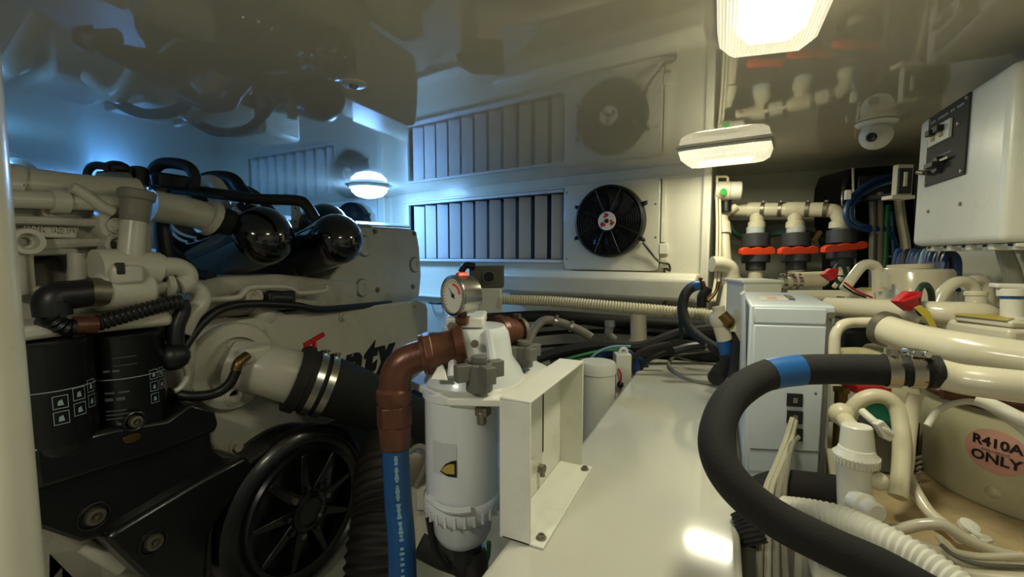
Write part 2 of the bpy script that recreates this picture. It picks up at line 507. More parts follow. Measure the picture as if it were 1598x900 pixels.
dr = (b - a).normalized(); nn = Vector((dr.y, -dr.x, 0))
if nn.dot(CAM - a) < 0: nn = -nn
lamp_rect([a, b, b - nn * 0.18, a - nn * 0.18], 'lit rectangular ceiling lamp beside the pilaster above the red valves', 'lens_warm')
def lamp_oval(c, r, label, lens, ry=0.6, group=None):
    t = thing('dome_lamp', label, 'lamp', c, group)
    q = MB(); q.lathe(c + Vector((0, 0, -0.001)), -Z3, [(0, 0), (r, 0), (r, 0.018), (r * 0.9, 0.022)], 40, hint=RGT.cross(Z3), sx=1)
    build(q, 'base_ring', 'white', t)
    q = MB(); q.lathe(c + Vector((0, 0, -0.022)), -Z3, [(r * 0.9, 0), (r * 0.86, 0.02), (r * 0.65, 0.045), (r * 0.3, 0.058), (0, 0.06)], 36)
    build(q, 'dome_glass', lens, t)
    return t
lamp_oval(K(577, 289), 0.125, 'round lit dome lamp glowing bluish white at the far corner', 'lens_cool')
lamp_oval(K(212, 299), 0.13, 'added blue fill lamp hidden behind the engine top', 'fill_blue')  # added lamp, out of view, gives the blue glow behind the engine
lamp_oval(Vector((-2.3, 0.45, ZC)), 0.12, 'added unseen blue fill lamp on the ceiling behind the white post', 'fill_blue')  # added unseen lamp for more blue light at far left
lamp_rect([Vector((-0.75, -0.25, ZC)), Vector((-0.35, -0.25, ZC)), Vector((-0.35, -0.45, ZC)), Vector((-0.75, -0.45, ZC))], 'added rectangular fill lamp behind the camera on the engine side', 'fill_near')  # added lamp out of view, brightens the engine side

cf0 = K(552, 129)
tcf = thing('ceiling_disc', 'small round pale disc flush with the ceiling above the engine', 'fitting', cf0)  # pale disc with a small knob set on the ceiling
build(MB().lathe(cf0 - Z3 * .0005, -Z3, [(0, 0), (.034, 0), (.032, .005), (.022, .007), (0, .007)], 32), 'rim', 'hull', tcf)
build(MB().lathe(cf0 - Z3 * .0076, -Z3, [(0, 0), (.014, 0), (.011, .006), (.006, .006), (.005, .003), (0, .003)], 24), 'centre_knob', 'dull', tcf)

# ================================================================ LOUVRES
def louvre(wp, u0, u1, z0, z1, n, label, ang):
    c = wp.at((u0 + u1) / 2, z0)
    t = thing('louvre_vent', label, 'vent', c)
    q = MB(); dd = 0.10
    wp.slab(q, u0, u1, z0, z1, -dd, -dd - 0.01)
    wp.slab(q, u0, u0 + 0.006, z0, z1, -dd, -0.002); wp.slab(q, u1 - 0.006, u1, z0, z1, -dd, -0.002)
    wp.slab(q, u0, u1, z0, z0 + 0.004, -dd, -0.002); wp.slab(q, u0, u1, z1 - 0.004, z1, -dd, -0.002)
    build(q, 'duct', 'darkvoid', t)
    q = MB(); f = 0.018
    wp.slab(q, u0 - f, u1 + 0.004, z0 - f, z0, 0.0005, 0.035)
    wp.slab(q, u0 - f, u1 + 0.004, z1, z1 + f, 0.0005, 0.018)
    wp.slab(q, u0 - f, u0, z0, z1, 0.0005, 0.018)
    build(q, 'frame', 'louvre', t, bevel=0.003)
    p = (u1 - u0) / n
    for i in range(n):
        u = u0 + p * (i + 0.5)
        d = wp.u * math.cos(ang) + wp.n * math.sin(ang)
        nrm = Vector((-d.y, d.x, 0))
        h = p * 0.33
        c0 = wp.at(u, z0, -0.036)
        q = MB().prism([c0 - d * h - nrm * 0.003, c0 + d * h - nrm * 0.003, c0 + d * h + nrm * 0.003, c0 - d * h + nrm * 0.003], (0, 0, z1 - z0))
        build(q, 'vane', 'louvre', t)
    return t
louvre(W1, ua, ub, zb, zt, 11, 'grey vertical louvre vent left of the big round fan', math.radians(-30))
louvre(W2, s0, s1, zb, zt, 9, 'blue lit louvre vent on the far wall behind the engine', math.radians(-38))

# ================================================================ FANS
def fan(wp, cx, cy, off, R, label, gpf=None):
    c = wp.px(cx, cy, off + 0.045)
    t = thing('axial_fan', label, 'fan', c)
    n = wp.n; u = wp.u
    q = MB()
    q.lathe(c - n * 0.044, n, [(R * 0.90, 0), (R * 0.99, 0), (R, 0.01), (R * 0.99, 0.05), (R * 0.94, 0.056), (R * 0.91, 0.05), (R * 0.90, 0)], 64)
    q.cur = 0
    build(q, 'shroud', 'dark', t)
    q = MB().lathe(c - n * 0.0435, n, [(0, 0), (R * 0.93, 0), (R * 0.93, 0.003), (0, 0.003)], 48)
    build(q, 'back_screen', 'darkvoid', t)
    for k in range(10):
        a = 2 * PI * k / 10
        q = MB()
        rows = []
        for j in range(6):
            r = R * (0.26 + 0.62 * j / 5); aa = a + 0.25 * (j / 5) ** 1.5
            for s in (-1, 1):
                ab = aa + s * 0.2
                rows.append(c + u * (math.cos(ab) * r) + Z3 * (math.sin(ab) * r) + n * (-0.02 + s * 0.012))
        q.add(rows, [(2 * j, 2 * j + 1, 2 * j + 3, 2 * j + 2) for j in range(5)])
        build(q, 'blade', 'satin', t)
    q = MB()
    for k in range(9): q.ring(c + n * (0.014 - 0.0015 * k * 0.3), n, R * (0.34 + 0.066 * k), 0.0016, 56, 6)
    for k in range(8):
        a = PI / 8 + 2 * PI * k / 8
        d = u * math.cos(a) + Z3 * math.sin(a); d2 = n.cross(d)
        q.tube([c + n * 0.012 + d * R * 0.28, c + n * 0.013 + d * R * 0.6, c + n * 0.008 + d * R * 0.95], 0.0035, 6)
    build(q, 'wire_guard', 'dark', t)
    q = MB().lathe(c - n * 0.01, n, [(0, 0), (R * 0.30, 0), (R * 0.31, 0.02), (R * 0.29, 0.028), (0, 0.028)], 40); build(q, 'hub', 'satin', t)
    q = MB().lathe(c + n * 0.0181, n, [(0, 0), (R * 0.255, 0), (R * 0.25, 0.002), (0, 0.002)], 40); st = build(q, 'hub_sticker', 'whiteplas', t)
    q = MB()
    for k in range(3):
        a = PI / 2 + 2 * PI * k / 3
        for da, rr, s in ((0, 0.16, 0.05), (0.5, 0.13, 0.035), (0.25, 0.2, 0.03)):
            cc = c + n * 0.0204 + u * (math.cos(a + da) * R * rr) + Z3 * (math.sin(a + da) * R * rr)
            q.lathe(cc, n, [(0, 0), (R * s, 0), (R * s, 0.0006), (0, 0.0006)], 9)
    build(q, 'sticker_mark', 'red', st)
    q = MB().lathe(c + n * 0.0204, n, [(0, 0), (R * 0.06, 0), (R * 0.055, 0.006), (0, 0.006)], 16); build(q, 'axle_cap', 'ink', st)
    for a in (0.42, -0.5, PI - 0.42, PI + 0.42):
        d = u * math.cos(a) + Z3 * math.sin(a)
        q = MB(); p0 = c - n * 0.03 + d * R * 0.95
        q.prism([p0 - Z3 * 0.016, p0 + d * 0.035 - Z3 * 0.008, p0 + d * 0.035 + Z3 * 0.008, p0 + Z3 * 0.016], n * 0.022)
        q.cyl(p0 + d * 0.024 + n * 0.02, p0 + d * 0.024 + n * 0.032, 0.007, seg=8)
        build(q, 'mounting_lug', 'dark', t, bevel=0.002)
    return t
# cream backing plate of the near fan
def rrect(wp, u0, u1, z0, z1, r, off, k=5):
    out = []
    for cx, cz, a in ((u1 - r, z1 - r, 0), (u0 + r, z1 - r, PI / 2), (u0 + r, z0 + r, PI), (u1 - r, z0 + r, 1.5 * PI)):
        for i in range(k + 1):
            aa = a + PI / 2 * i / k
            out.append(wp.at(cx + r * math.cos(aa), cz + r * math.sin(aa), off))
    return out
pu0, pz1 = W1.uv(882, 292, 0.03); pu1, pz0 = W1.uv(1028, 423, 0.03)
pz1 = W1.uv(1028, 276, 0.03)[1]
fp = thing('fan_backing_plate', 'cream square plate holding the big round fan', 'panel', W1.at((pu0 + pu1) / 2, pz0))
build(MB().prism(rrect(W1, pu0, pu1, pz0, pz1, 0.03, 0.001), W1.n * 0.03), 'plate', 'wall', fp, bevel=0.003)
for x, y in ((885, 300), (885, 404), (1024, 318), (1024, 370)):
    p = W1.px(x, y, 0.031); build(MB().lathe(p, W1.n, [(0, 0), (0.005, 0), (0.004, 0.003), (0, 0.003)], 12), 'screw', 'dull', fp)
fc = W1.px(950, 345, 0.08); Rf = 57.5 / FPX * (fc - CAM).dot(FWD) * 0.985
near_fan = fan(W1, 950, 345, 0.031, Rf, 'large black round fan with red and white hub sticker')
fan(W2, 548, 352, 0.001, Rf, 'partly hidden black fan glowing blue behind the black dome canisters')
(build(MB().tube([W1.px(1004, 378, 0.07), W1.px(1020, 398, 0.05), W1.px(1030, 408, 0.05), W1.px(1044, 412, 0.03), W1.px(1046, 422, 0.02), W1.px(1040, 418, .02)], 0.006, 8), 'cord', 'dark', near_fan))
tag(build(MB().tube([W1.px(912, 428, 0.02), W1.px(925, 433, 0.02), W1.px(945, 434, 0.02), W1.px(956, 430, 0.015)], 0.004, 8), 'hanging_cord', 'dark'), 'thin black cord drooping under the fan plate', 'cord')
cz = thing('wall_conduit', 'white vertical conduit with a small switch box right of the fan', 'conduit', W1.px(1038, 430, 0.01))
q = MB(); a_ = W1.px(1037, 278, 0.012); b_ = W1.px(1037, 378, 0.012); q.box((a_ + b_) / 2, (0.022, 0.022, (a_ - b_).length)); build(q, 'trunking', 'wall', cz, bevel=0.003)
b2 = W1.px(1037, 388, 0.017); q = MB().box(b2, (0.045, 0.03, 0.055)); build(q, 'switch_box', 'whiteplas', cz, bevel=0.004)
b2 = W1.px(1037, 410, 0.017); q = MB().box(b2, (0.035, 0.03, 0.05)); build(q, 'cable_gland', 'pvc', cz, bevel=0.004)
tag(build(MB().tube([W1.px(1001, 425, 0.03), W1.px(1018, 446, 0.03), W1.px(1032, 462, 0.04), W1.px(1046, 476, 0.2)], 0.0055, 8), 'wall_cable', 'brass'), 'tan cable slanting down below the fan plate', 'cable')
tag(build(MB().tube([W1.px(1038, 418, 0.015), W1.px(1037, 446, 0.015), W1.px(1037, 474, 0.015)], 0.006, 8), 'copper_line', 'copper'), 'thin copper line running down the wall right of the fan', 'pipe')

# ================================================================ BELOW THE LOUVRES
# long moulded duct
q = MB()
pts = [(0.0, 0.0), (0.10, 0.02), (0.135, 0.06), (0.135, 0.16), (0.10, 0.20), (0.0, 0.2)]
du0 = W1.uv(790, 450)[0]; du1 = W1.uv(1095, 450)[0]; dzt = W1.uv(900, 423, 0.1)[1]; dzb = W1.uv(1000, 470, 0.15)[1]
H = dzt - dzb
poly = [W1.at(du0, dzb + z * H, 0.001 + o) for o, z in ((0, 0), (0.12, 0.0), (0.15, 0.12), (0.15, 0.8), (0.11, 1.0), (0, 1.0))]
tag(build(MB().prism(poly, W1.u * (du1 - du0)), 'moulded_duct', 'wall', None, bevel=0.012, segs=3), 'long smooth off-white boxed duct below the fan and louvres', 'duct')
# blue-lit cabinet piece left of the heater
q = MB(); u0, u1 = W1.uv(652, 450)[0], W1.uv(738, 450)[0]
c0 = thing('wall_cabinet', 'blue lit white cabinet below the left end of the louvres', 'cabinet', W1.at((u0 + u1) / 2, ZF))
za = W1.uv(690, 462, 0.1)[1]; zz = W1.uv(690, 416, 0.0)[1]
W1.slab(q, u0 - 0.3, u1, ZF, za, 0.001, 0.1); build(q, 'body', 'wall', c0, bevel=0.006)
q = MB(); W1.slab(q, u0 - 0.3, u1, za - 0.012, za, 0.1005, 0.12); build(q, 'lip', 'wall', c0, bevel=0.003)
q = MB(); hh = W1.at((u0 + u1) / 2 - 0.02, za - 0.05, 0.1); q.tube([hh, hh + W1.n * 0.03 + W1.u * 0.01, hh + W1.n * 0.03 + W1.u * 0.08, hh + W1.u * 0.09], 0.005, 8); build(q, 'handle', 'dark', c0)
# heater: grey head with round outlet on a white body
hb = P(765, 440, 2.25)
ht = thing('cabin_heater', 'grey topped white canister with round outlet behind the gauge', 'heater', (hb.x, hb.y, ZF))
q = MB(); k = 2.25 / FPX
W = 42 * k / 2
def cam_box(mb, px0, px1, py0, py1, d, depth):
    a = [P(px0, py0, d), P(px1, py0, d), P(px1, py1, d), P(px0, py1, d)]
    v = Vector((FWD.x, FWD.y, 0)).normalized()
    zt_, zb_ = a[0].z, a[2].z
    pts = [Vector((a[0].x, a[0].y, zb_)), Vector((a[1].x, a[1].y, zb_)), Vector((a[1].x, a[1].y, zt_)), Vector((a[0].x, a[0].y, zt_))]
    return mb.prism(pts, v * depth)
q = MB(); cam_box(q, 733, 787, 415, 449, 2.25, 0.15); build(q, 'head', 'outlet', ht, bevel=0.006)
q = MB(); cam_box(q, 746, 784, 449, 492, 2.26, 0.14); build(q, 'body', 'whiteplas', ht, bevel=0.01)
q = MB(); q.cyl(P(764, 432, 2.25), P(764, 432, 2.225), 0.034, seg=28); build(q, 'outlet_ring', 'greyplas', ht)
q = MB(); q.cyl(P(764, 432, 2.2245), P(764, 432, 2.22), 0.026, seg=28); build(q, 'outlet_opening', 'darkvoid', ht)
q = MB(); q.tube([P(720, 425, 2.24), P(728, 414, 2.24), P(742, 416, 2.24)], 0.018, 10); build(q, 'inlet_elbow', 'dark', ht)
# corrugated hose along the duct, pvc drop pipe
tag(build(MB().tube([P(786, 467, 2.2), P(860, 470, 2.12), P(960, 478, 2.0), P(1060, 487, 1.92), P(1118, 493, 1.88)], 0.024, 16, rib=(0.013, 0.0025)), 'corrugated_hose', 'pvc'), 'cream corrugated hose running along the bottom of the boxed duct', 'hose')
tp = thing('drop_pipe', 'short translucent cream pipe standing under the corrugated hose', 'pipe', P(997, 537, 1.98))
build(MB().cyl(P(997, 490, 1.98), P(998, 535, 1.98), 0.036), 'pipe', 'creampipe', tp)
build(MB().cyl(P(998, 529, 1.98), P(998, 540, 1.98), 0.043, seg=28), 'collar', 'pvc', tp)
# white lower frame mouldings behind the cables
q = MB().prism([P(790, 500, 2.6), P(1120, 500, 2.3), P(1120, 700, 2.3), P(790, 700, 2.6)], (0, 0.05, 0)); struct(build(q, 'wall_lower', 'bilge'))
q = MB(); q.tube([P(760, 497, 2.2), P(860, 493, 2.16), P(960, 500, 2.1), P(1100, 508, 2.04)], 0.028, 12); tag(build(q, 'black_trunk_hose', 'rubber'), 'thick black hose running below the cream corrugated hose', 'hose')
# looped pale hoses with clamps
def clamp(t, p, ax, r, wd=0.012, m='steel', screw=True, name='hose_clamp', up=None):
    ax = Vector(ax).normalized(); p = Vector(p)
    q = MB().lathe(p - ax * wd / 2, ax, [(r, 0), (r + 0.0018, 0), (r + 0.0018, wd), (r, wd), (r, 0)], 32)
    if screw:
        u_ = (up or Z3); x_, y_, z_ = frame(ax, u_)
        s = p + y_ * (r + 0.004)
        q.box(s, (wd * 0.9, wd * 0.7, 0.008)); q.cyl(s - x_ * wd, s + x_ * wd, 0.004, seg=8)
    return build(q, name, m, t)
h1 = thing('bilge_hose', 'pale looped hose with two clamps under the duct', 'hose', P(850, 510, 1.9))
build(MB().tube([P(823, 545, 1.8), P(833, 517, 1.85), P(850, 500, 1.88), P(875, 503, 1.9), P(905, 515, 1.9), P(925, 527, 1.88)], 0.019, 12), 'tube', 'capgrey', h1)
for x, y in ((868, 501), (892, 510)): clamp(h1, P(x, y, 1.89), P(900, 512, 1.9) - P(868, 501, 1.9), 0.02, 0.014)
h2 = thing('drain_valve', 'small grey elbow with steel nut under the duct beside the drop pipe', 'valve', P(952, 540, 1.9))
build(MB().tube([P(953, 503, 1.9), P(952, 512, 1.9), P(951, 522, 1.9), P(960, 530, 1.9)], 0.018, 12), 'elbow', 'capgrey', h2)
build(MB().cyl(P(953, 500, 1.9), P(953, 510, 1.9), 0.024, seg=6), 'nut', 'steel', h2)

# cable runs down in the well between duct and ledge
def cable(label, pts, r, m, cat='cable', name='cable', group=None, seg=8):
    return tag(build(MB().tube(pts, r, seg), name, m), label, cat, group)
runs = [
 ('thick black cable arching over the bundle behind the bracket', [(838, 560), (880, 547), (940, 538), (1000, 540), (1060, 520), (1120, 512)], 0.022, 'rubber', 1.85),
 ('black cable running level under the arched one', [(860, 566), (920, 553), (990, 556), (1040, 548), (1110, 540)], 0.018, 'rubber', 1.86),
 ('blue cable arching behind the white bin', [(900, 585), (930, 556), (960, 546), (985, 555), (998, 590)], 0.018, 'bluewire', 1.75),
 ('second blue cable hugging the ledge corner', [(905, 572), (940, 552), (975, 552), (1003, 565), (1015, 590)], 0.014, 'bluewire', 1.8),
 ('pale green cable crossing the blue ones', [(872, 566), (900, 556), (935, 548), (965, 545)], 0.007, 'greenwire', 1.72),
 ('dark green cable under the pale green one', [(868, 575), (900, 562), (930, 560), (960, 565)], 0.01, 'dkgreen', 1.72),
 ('light cyan cable on top of the blue arch', [(915, 570), (930, 552), (955, 541), (985, 540)], 0.005, 'ltwire', 1.71),
 ('black cable sagging across the end of the ledge', [(985, 560), (1010, 545), (1060, 535), (1100, 540), (1150, 548)], 0.012, 'rubber', 1.7),
 ('black sleeve lying at the far end of the ledge', [(1052, 548), (1080, 541), (1110, 540), (1140, 545)], 0.016, 'dark', 1.62),
 ('green hose standing up behind the ledge end', [(1063, 540), (1064, 510), (1062, 490)], 0.008, 'dkgreen', 1.8),
 ('upper black trunk cable in the dark gap', [(800, 520), (900, 512), (1000, 515), (1120, 528)], 0.028, 'dark', 2.15),
 ('lower black trunk cable in the dark gap', [(800, 552), (900, 545), (1000, 550), (1120, 560)], 0.03, 'dark', 2.1),
 ('black lead dropping beside the tall white lock box', [(990, 600), (1000, 575), (1015, 560), (1040, 550)], 0.01, 'dark', 1.75)]
for lb, pts, r, m, d in runs: cable(lb, [P(x, y, d) for x, y in pts], r, m)
# white bin and lock box in the well
bn = thing('white_bin', 'white lidded bin standing left of the ledge behind the bracket', 'bin', (P(940, 640, 1.45).x, P(940, 640, 1.45).y, ZF))
bc = P(933, 600, 1.47); rb = 27 / FPX * 1.47
z1_ = P(937, 566, 1.47).z
build(MB().lathe((bc.x, bc.y, ZF), Z3, [(0, 0), (rb * 0.95, 0), (rb, 0.1), (rb, z1_ - ZF - 0.03), (0, z1_ - ZF - 0.03)], 40), 'body', 'whiteplas', bn)
build(MB().lathe((bc.x, bc.y, z1_ - 0.03), Z3, [(rb * 0.8, 0), (rb * 1.05, 0), (rb * 1.05, 0.028), (rb * 0.98, 0.036), (0, 0.036)], 40), 'lid', 'whiteplas', bn)
lk = thing('lock_box', 'tall narrow white box with ring top beside the white bin', 'box', (P(970, 620, 1.4).x, P(970, 620, 1.4).y, ZF))
q = MB(); cam_box(q, 963, 987, 553, 640, 1.66, 0.06)
for v in q.v:
    if v.z < P(970, 630, 1.66).z: v.z = ZF
build(q, 'body', 'whiteplas', lk, bevel=0.003)
q = MB().ring(P(974, 549, 1.68), FWD, 0.014, 0.006, 20, 8); build(q, 'ring_latch', 'whiteplas', lk)
q = MB().tube([P(966, 575, 1.65), P(970, 585, 1.64), P(969, 600, 1.645), P(970, 608, 1.65)], 0.0035, 8); build(q, 'red_lead', 'red', lk)
q = MB().ball(P(969, 600, 1.645), 0.013, 12); build(q, 'terminal_boot', 'dark', lk)

# ================================================================ ENGINE
EX = -1.5
def E(px, py, off=0.0): return PX(px, py, EX + off)
eng = thing('marine_engine', 'huge cream and black marine diesel engine filling the left side', 'engine', (-1.8, 1.0, ZF))
def ep(poly, off, thick, name, m, bevel=0.006, parent=None, taper=1.0):
    q = MB().prism([E(x, y, off) for x, y in poly], (-thick, 0, 0), taper)
    return build(q, name, m, parent or eng, bevel=bevel)
def bolt(p, r=0.018, h=0.014, m='engine', parent=None, ax=X3, washer=True):
    q = MB()
    if washer: q.lathe(p, ax, [(0, 0), (r * 1.5, 0), (r * 1.45, 0.004), (0, 0.004)], 24)
    q.cyl(Vector(p) + Vector(ax) * 0.003, Vector(p) + Vector(ax) * (h + .003), r, seg=6)
    return build(q, 'bolt', m, parent or eng)
def boss(p, r, name='boss', m='engine_smooth', parent=None, depth=0.02, ax=X3):
    q = MB().lathe(Vector(p) - Vector(ax) * 0.02, ax, [(0, 0), (r, 0), (r, 0.02 + depth * .6), (r * 0.92, 0.02 + depth), (r * .6, .02 + depth), (r * .5, .02 + depth * .6), (r * 0.34, .02 + depth * .6), (r * .3, .02 + depth * .3), (0, .02 + depth * .3)], 32)
    return build(q, name, m, parent or eng)
# core masses (crankcase and two cylinder banks) behind the visible parts
q = MB(); q.box((-2.2, 0.85, 0.80), (0.9, 1.2, 0.5)); q.box((-2.05, 1.3, 0.80), (0.6, 1.2, 0.40)); q.box((-2.0, 0.8, 0.38), (0.8, 1.4, 0.5))
build(q, 'crankcase', 'engine', eng, bevel=0.02)
q = MB(); q.box((-1.75, 1.75, 0.28), (0.32, 1.0, 0.62)); build(q, 'dark_fill_block', 'dark', eng, bevel=0.02)  # dark block added so the gap between pulley and hose stays dark
q = MB()
for y in (0.62, 0.9, 1.18, 1.46, 1.74): q.box((-2.45, y, 1.28), (0.34, 0.24, 0.2))
build(q, 'rear_bank_covers', 'engine', eng, bevel=0.02)
q = MB()
for i in range(3): q.tube([(-2.25, 0.6 + 0.28 * i, 1.36), (-2.1, 0.62 + 0.28 * i, 1.44), (-1.95, 0.66 + 0.28 * i, 1.30)], 0.03, 10)
build(q, 'intake_runners', 'engine_smooth', eng)
# --- text plate (long heat exchanger cover)
plate = ep([(306, 522), (322, 508), (345, 504), (392, 497), (655, 469), (666, 473), (669, 482), (669, 600), (520, 658), (372, 713), (352, 714), (338, 704), (331, 688), (331, 640), (300, 600)], 0.0, 0.10, 'cooler_cover', 'engine_smooth', 0.008)
for x, y in ((401, 515), (536, 494), (649, 474), (369, 697), (358, 538), (418, 538)): bolt(E(x, y, 0.001), 0.016, 0.016, 'engine_smooth', plate)
# lettering "nty"
c_ = E(556, 556, 0.002)
a_, b_ = E(519, 571, 0.002), E(621, 541, 0.002)
tu = (b_ - a_).normalized()
TM = mtx(c_, Y3, Z3, X3)
q = textmb('nty', 0.20, mtx(E(575, 559, 0.0035), Y3, Z3, X3), depth=0.002, shear=0.25, bold=0.012, spacing=1.25)
build(q, 'lettering', 'ink', plate)
# drum end behind the flange
q = MB(); p0 = E(325, 570, -0.13); q.lathe(p0, X3, [(0, 0), (0.16, 0), (0.175, 0.02), (0.175, 0.10), (0.165, 0.12), (0, 0.12)], 44)
build(q, 'drum_end', 'engine', eng)
# --- flange with outlet tube
fl = E(362, 570, 0.0)
q = MB(); q.lathe(fl, X3, [(0, 0), (0.148, 0), (0.148, 0.02), (0.142, 0.028), (0.10, 0.028), (0.10, 0.01), (0, 0.01)], 48)
flg = build(q, 'outlet_flange', 'engine_smooth', eng)
def EO(x, y, off): return E(x, y, off)
T0, T1, T2 = EO(362, 565, 0.01), EO(418, 577, 0.09), EO(474, 592, 0.155)
q = MB(); q.tube([T0, T1, T2], lambda t: 0.080 + 0.016 * t, 30)
ob = build(q, 'outlet_pipe', 'engine_smooth', eng)
ax = (T2 - T1).normalized()
q = MB(); q.lathe(T2 - ax * 0.02, ax, [(0.09, 0), (0.106, 0.01), (0.106, 0.03), (0.09, 0.035)], 40); build(q, 'outlet_bead', 'engine_smooth', ob)
q = MB(); q.box(EO(398, 552, 0.11), (0.05, 0.10, 0.05)); build(q, 'sensor_pad', 'engine_smooth', ob, bevel=0.012)
se = EO(383, 558, 0.16)
q = MB(); q.tube([EO(386, 555, 0.14), EO(374, 565, 0.15), EO(369, 578, 0.15)], 0.016, 10); build(q, 'sensor_elbow', 'brass', ob)
q = MB(); q.tube([EO(370, 578, 0.15), EO(358, 600, 0.14), EO(335, 614, 0.12), EO(300, 618, 0.10), EO(262, 612, 0.06)], 0.015, 10); build(q, 'sensor_cable', 'dark', ob)
q = MB(); q.lathe(EO(359, 616, 0.0), X3, [(0, 0), (0.038, 0), (0.036, 0.03), (0.022, 0.034), (0.02, 0.01), (0, 0.01)], 24); build(q, 'drain_boss', 'engine', plate)
# --- big black rubber hose coupled to the pipe
hs = thing('exhaust_hose', 'fat black rubber hose clamped to the cream outlet pipe', 'hose', EO(600, 620, 0.2))
HP = [T2 - ax * 0.03, T2 + ax * 0.05, EO(545, 612, 0.19), EO(610, 642, 0.20), EO(700, 678, 0.22)]
build(MB().tube(HP, lambda t: 0.110, 32), 'tube', 'rubber', hs)
q = MB(); q.lathe(T2 - ax * 0.035, ax, [(0.09, 0), (0.120, 0.0), (0.122, 0.035), (0.105, 0.04)], 40); build(q, 'cuff', 'rubber', hs)
clamp(hs, T2 + ax * 0.035, ax, 0.1165, 0.024, up=Z3)
clamp(hs, T2 + ax * 0.075, ax, 0.1165, 0.024, up=Z3)
tv = T2 + ax * 0.045 + Z3 * 0.115
q = MB(); q.cyl(tv, tv + Z3 * 0.04, 0.006); q.box(tv + Z3 * 0.045, (0.012, 0.09, 0.016), Matrix.Rotation(0.3, 3, 'X')); q.box(tv + Z3 * 0.03, (0.01, 0.012, 0.04)); build(q, 'red_tap', 'red', hs, bevel=0.002)
# --- upper right housing
hu = ep([(545, 356), (556, 352), (642, 357), (652, 362), (656, 385), (659, 430), (656, 462), (645, 468), (600, 473), (575, 480), (520, 480), (500, 470), (520, 430), (545, 400)], -0.15, 0.22, 'air_cooler_housing', 'engine_smooth', 0.012)
for x, y in ((566, 449), (648, 413)): boss(E(x, y, -0.149), 0.042, 'port_plug', 'engine_smooth', hu, 0.012)
boss(E(570, 384, -0.149), 0.05, 'port_plug', 'engine_smooth', hu, 0.012)
for x, y, r in ((566, 449, .044), (648, 413, .044), (570, 384, .052)):
    q = MB().ring(E(x, y, -.148), X3, r, .0035, 40, 8); build(q, 'seal_ring', 'capgrey', hu)
for x, y in ((645, 447), (586, 361), (647, 364), (590, 452)): bolt(E(x, y, -0.149), 0.010, 0.008, 'capgrey', hu)
q = MB().prism([E(556, 351, -0.14), E(640, 356, -0.14), E(640, 352, -0.3), E(556, 347, -0.3)], (0, 0, 0.008)); build(q, 'gasket_lip', 'engine', hu)
# --- valve gear rail between canisters and plate
q = MB().tube([E(318, 467, 0.02), E(372, 464, 0.02), E(392, 449, 0.02), E(450, 448, 0.02), E(468, 457, 0.02), E(508, 453, 0.02), E(509, 444, 0.02)], 0.010, 10, sub=5); build(q, 'fuel_rail', 'engine_smooth', eng)
ep([(300, 440), (350, 432), (440, 428), (560, 440), (560, 480), (470, 480), (392, 492), (330, 498), (300, 505)], -0.06, 0.2, 'cylinder_head', 'engine', 0.015)
ep([(380, 452), (402, 450), (430, 462), (470, 466), (500, 470), (500, 478), (430, 478), (395, 474)], -0.02, 0.06, 'bracket_casting', 'engine', 0.008)
boss(E(393, 463, 0.0), 0.035, 'bolt_boss', 'engine_smooth')
q = MB(); q.box(E(436, 465, 0.02), (0.05, 0.11, 0.05)); q.cyl(E(418, 465, 0.02), E(452, 466, 0.02), 0.03); build(q, 'injector_plug', 'dark', eng, bevel=0.006)
q = MB().tube([E(280, 560, 0.06), E(292, 535, 0.06), E(318, 502, 0.05), E(352, 480, 0.05), (E(400, 474, 0.04)), E(462, 477, 0.04), E(500, 483, 0.03), E(560, 478, 0.0), E(610, 473, -.05)], 0.015, 10); build(q, 'wiring_loom', 'dark', eng)
q = MB().tube([E(395, 480, -.02), E(420, 488, -.02), E(440, 495, -.02)], .02, 8); q.ball(E(412, 492, -0.04), 0.05, 16); build(q, 'union_knob', 'engine', eng)
# --- black charge air canisters
def canister(pts, r, tip):
    path = spline(pts, 8)
    d = (path[0] - path[1]).normalized()
    q = MB()
    q.lathe(path[0], d, [(r * math.cos(a), r * tip * math.sin(a)) for a in [PI / 2 * i / 8 for i in range(9)]][:8] + [(0, r * tip)], 36)
    return q.tube(path, lambda t: r * (1 - 0.12 * t), 36, raw=True)
build(canister([P(412, 368, 1.62), P(350, 396, 1.78), P(275, 420, 1.95)], 49.5 / FPX * 1.62 * 0.93, 0.85), 'air_canister', 'gloss', eng)
build(canister([P(528, 373, 1.86), P(478, 396, 2.02), P(410, 420, 2.2)], 42 / FPX * 1.86 * 0.94, 0.85), 'air_canister', 'gloss', eng)
build(canister([P(510, 352, 2.15), P(465, 375, 2.3), P(400, 400, 2.45)], 0.11, 0.9), 'air_canister', 'satin', eng)
q = MB(); q.ring(P(425, 372, 2.155), (P(412, 368, 2.15) - P(350, 398, 2.28)), 0.152, 0.006, 48, 8); 
q = MB(); q.box(P(463, 335, 2.1), (0.03, 0.035, 0.13)); build(q, 'support_tab', 'engine_smooth', eng, bevel=0.003)
for y in (325, 346):
    bolt(P(463, y, 2.075), 0.005, 0.004, 'ink', eng, ax=-FWD, washer=False)
q = MB().tube([P(462, 345, 2.2), P(480, 347, 2.25), P(500, 350, 2.3)], 0.012, 8); build(q, 'support_rod', 'engine_smooth', eng)
# --- left casting with window
pc = [(0, 322), (60, 320), (150, 325), (172, 320), (205, 335), (235, 345), (240, 400), (262, 410), (275, 440), (270, 490), (190, 515), (110, 530), (0, 545)]
hole = [(42, 398), (50, 390), (105, 390), (114, 402), (118, 440), (112, 452), (56, 452), (46, 440)]
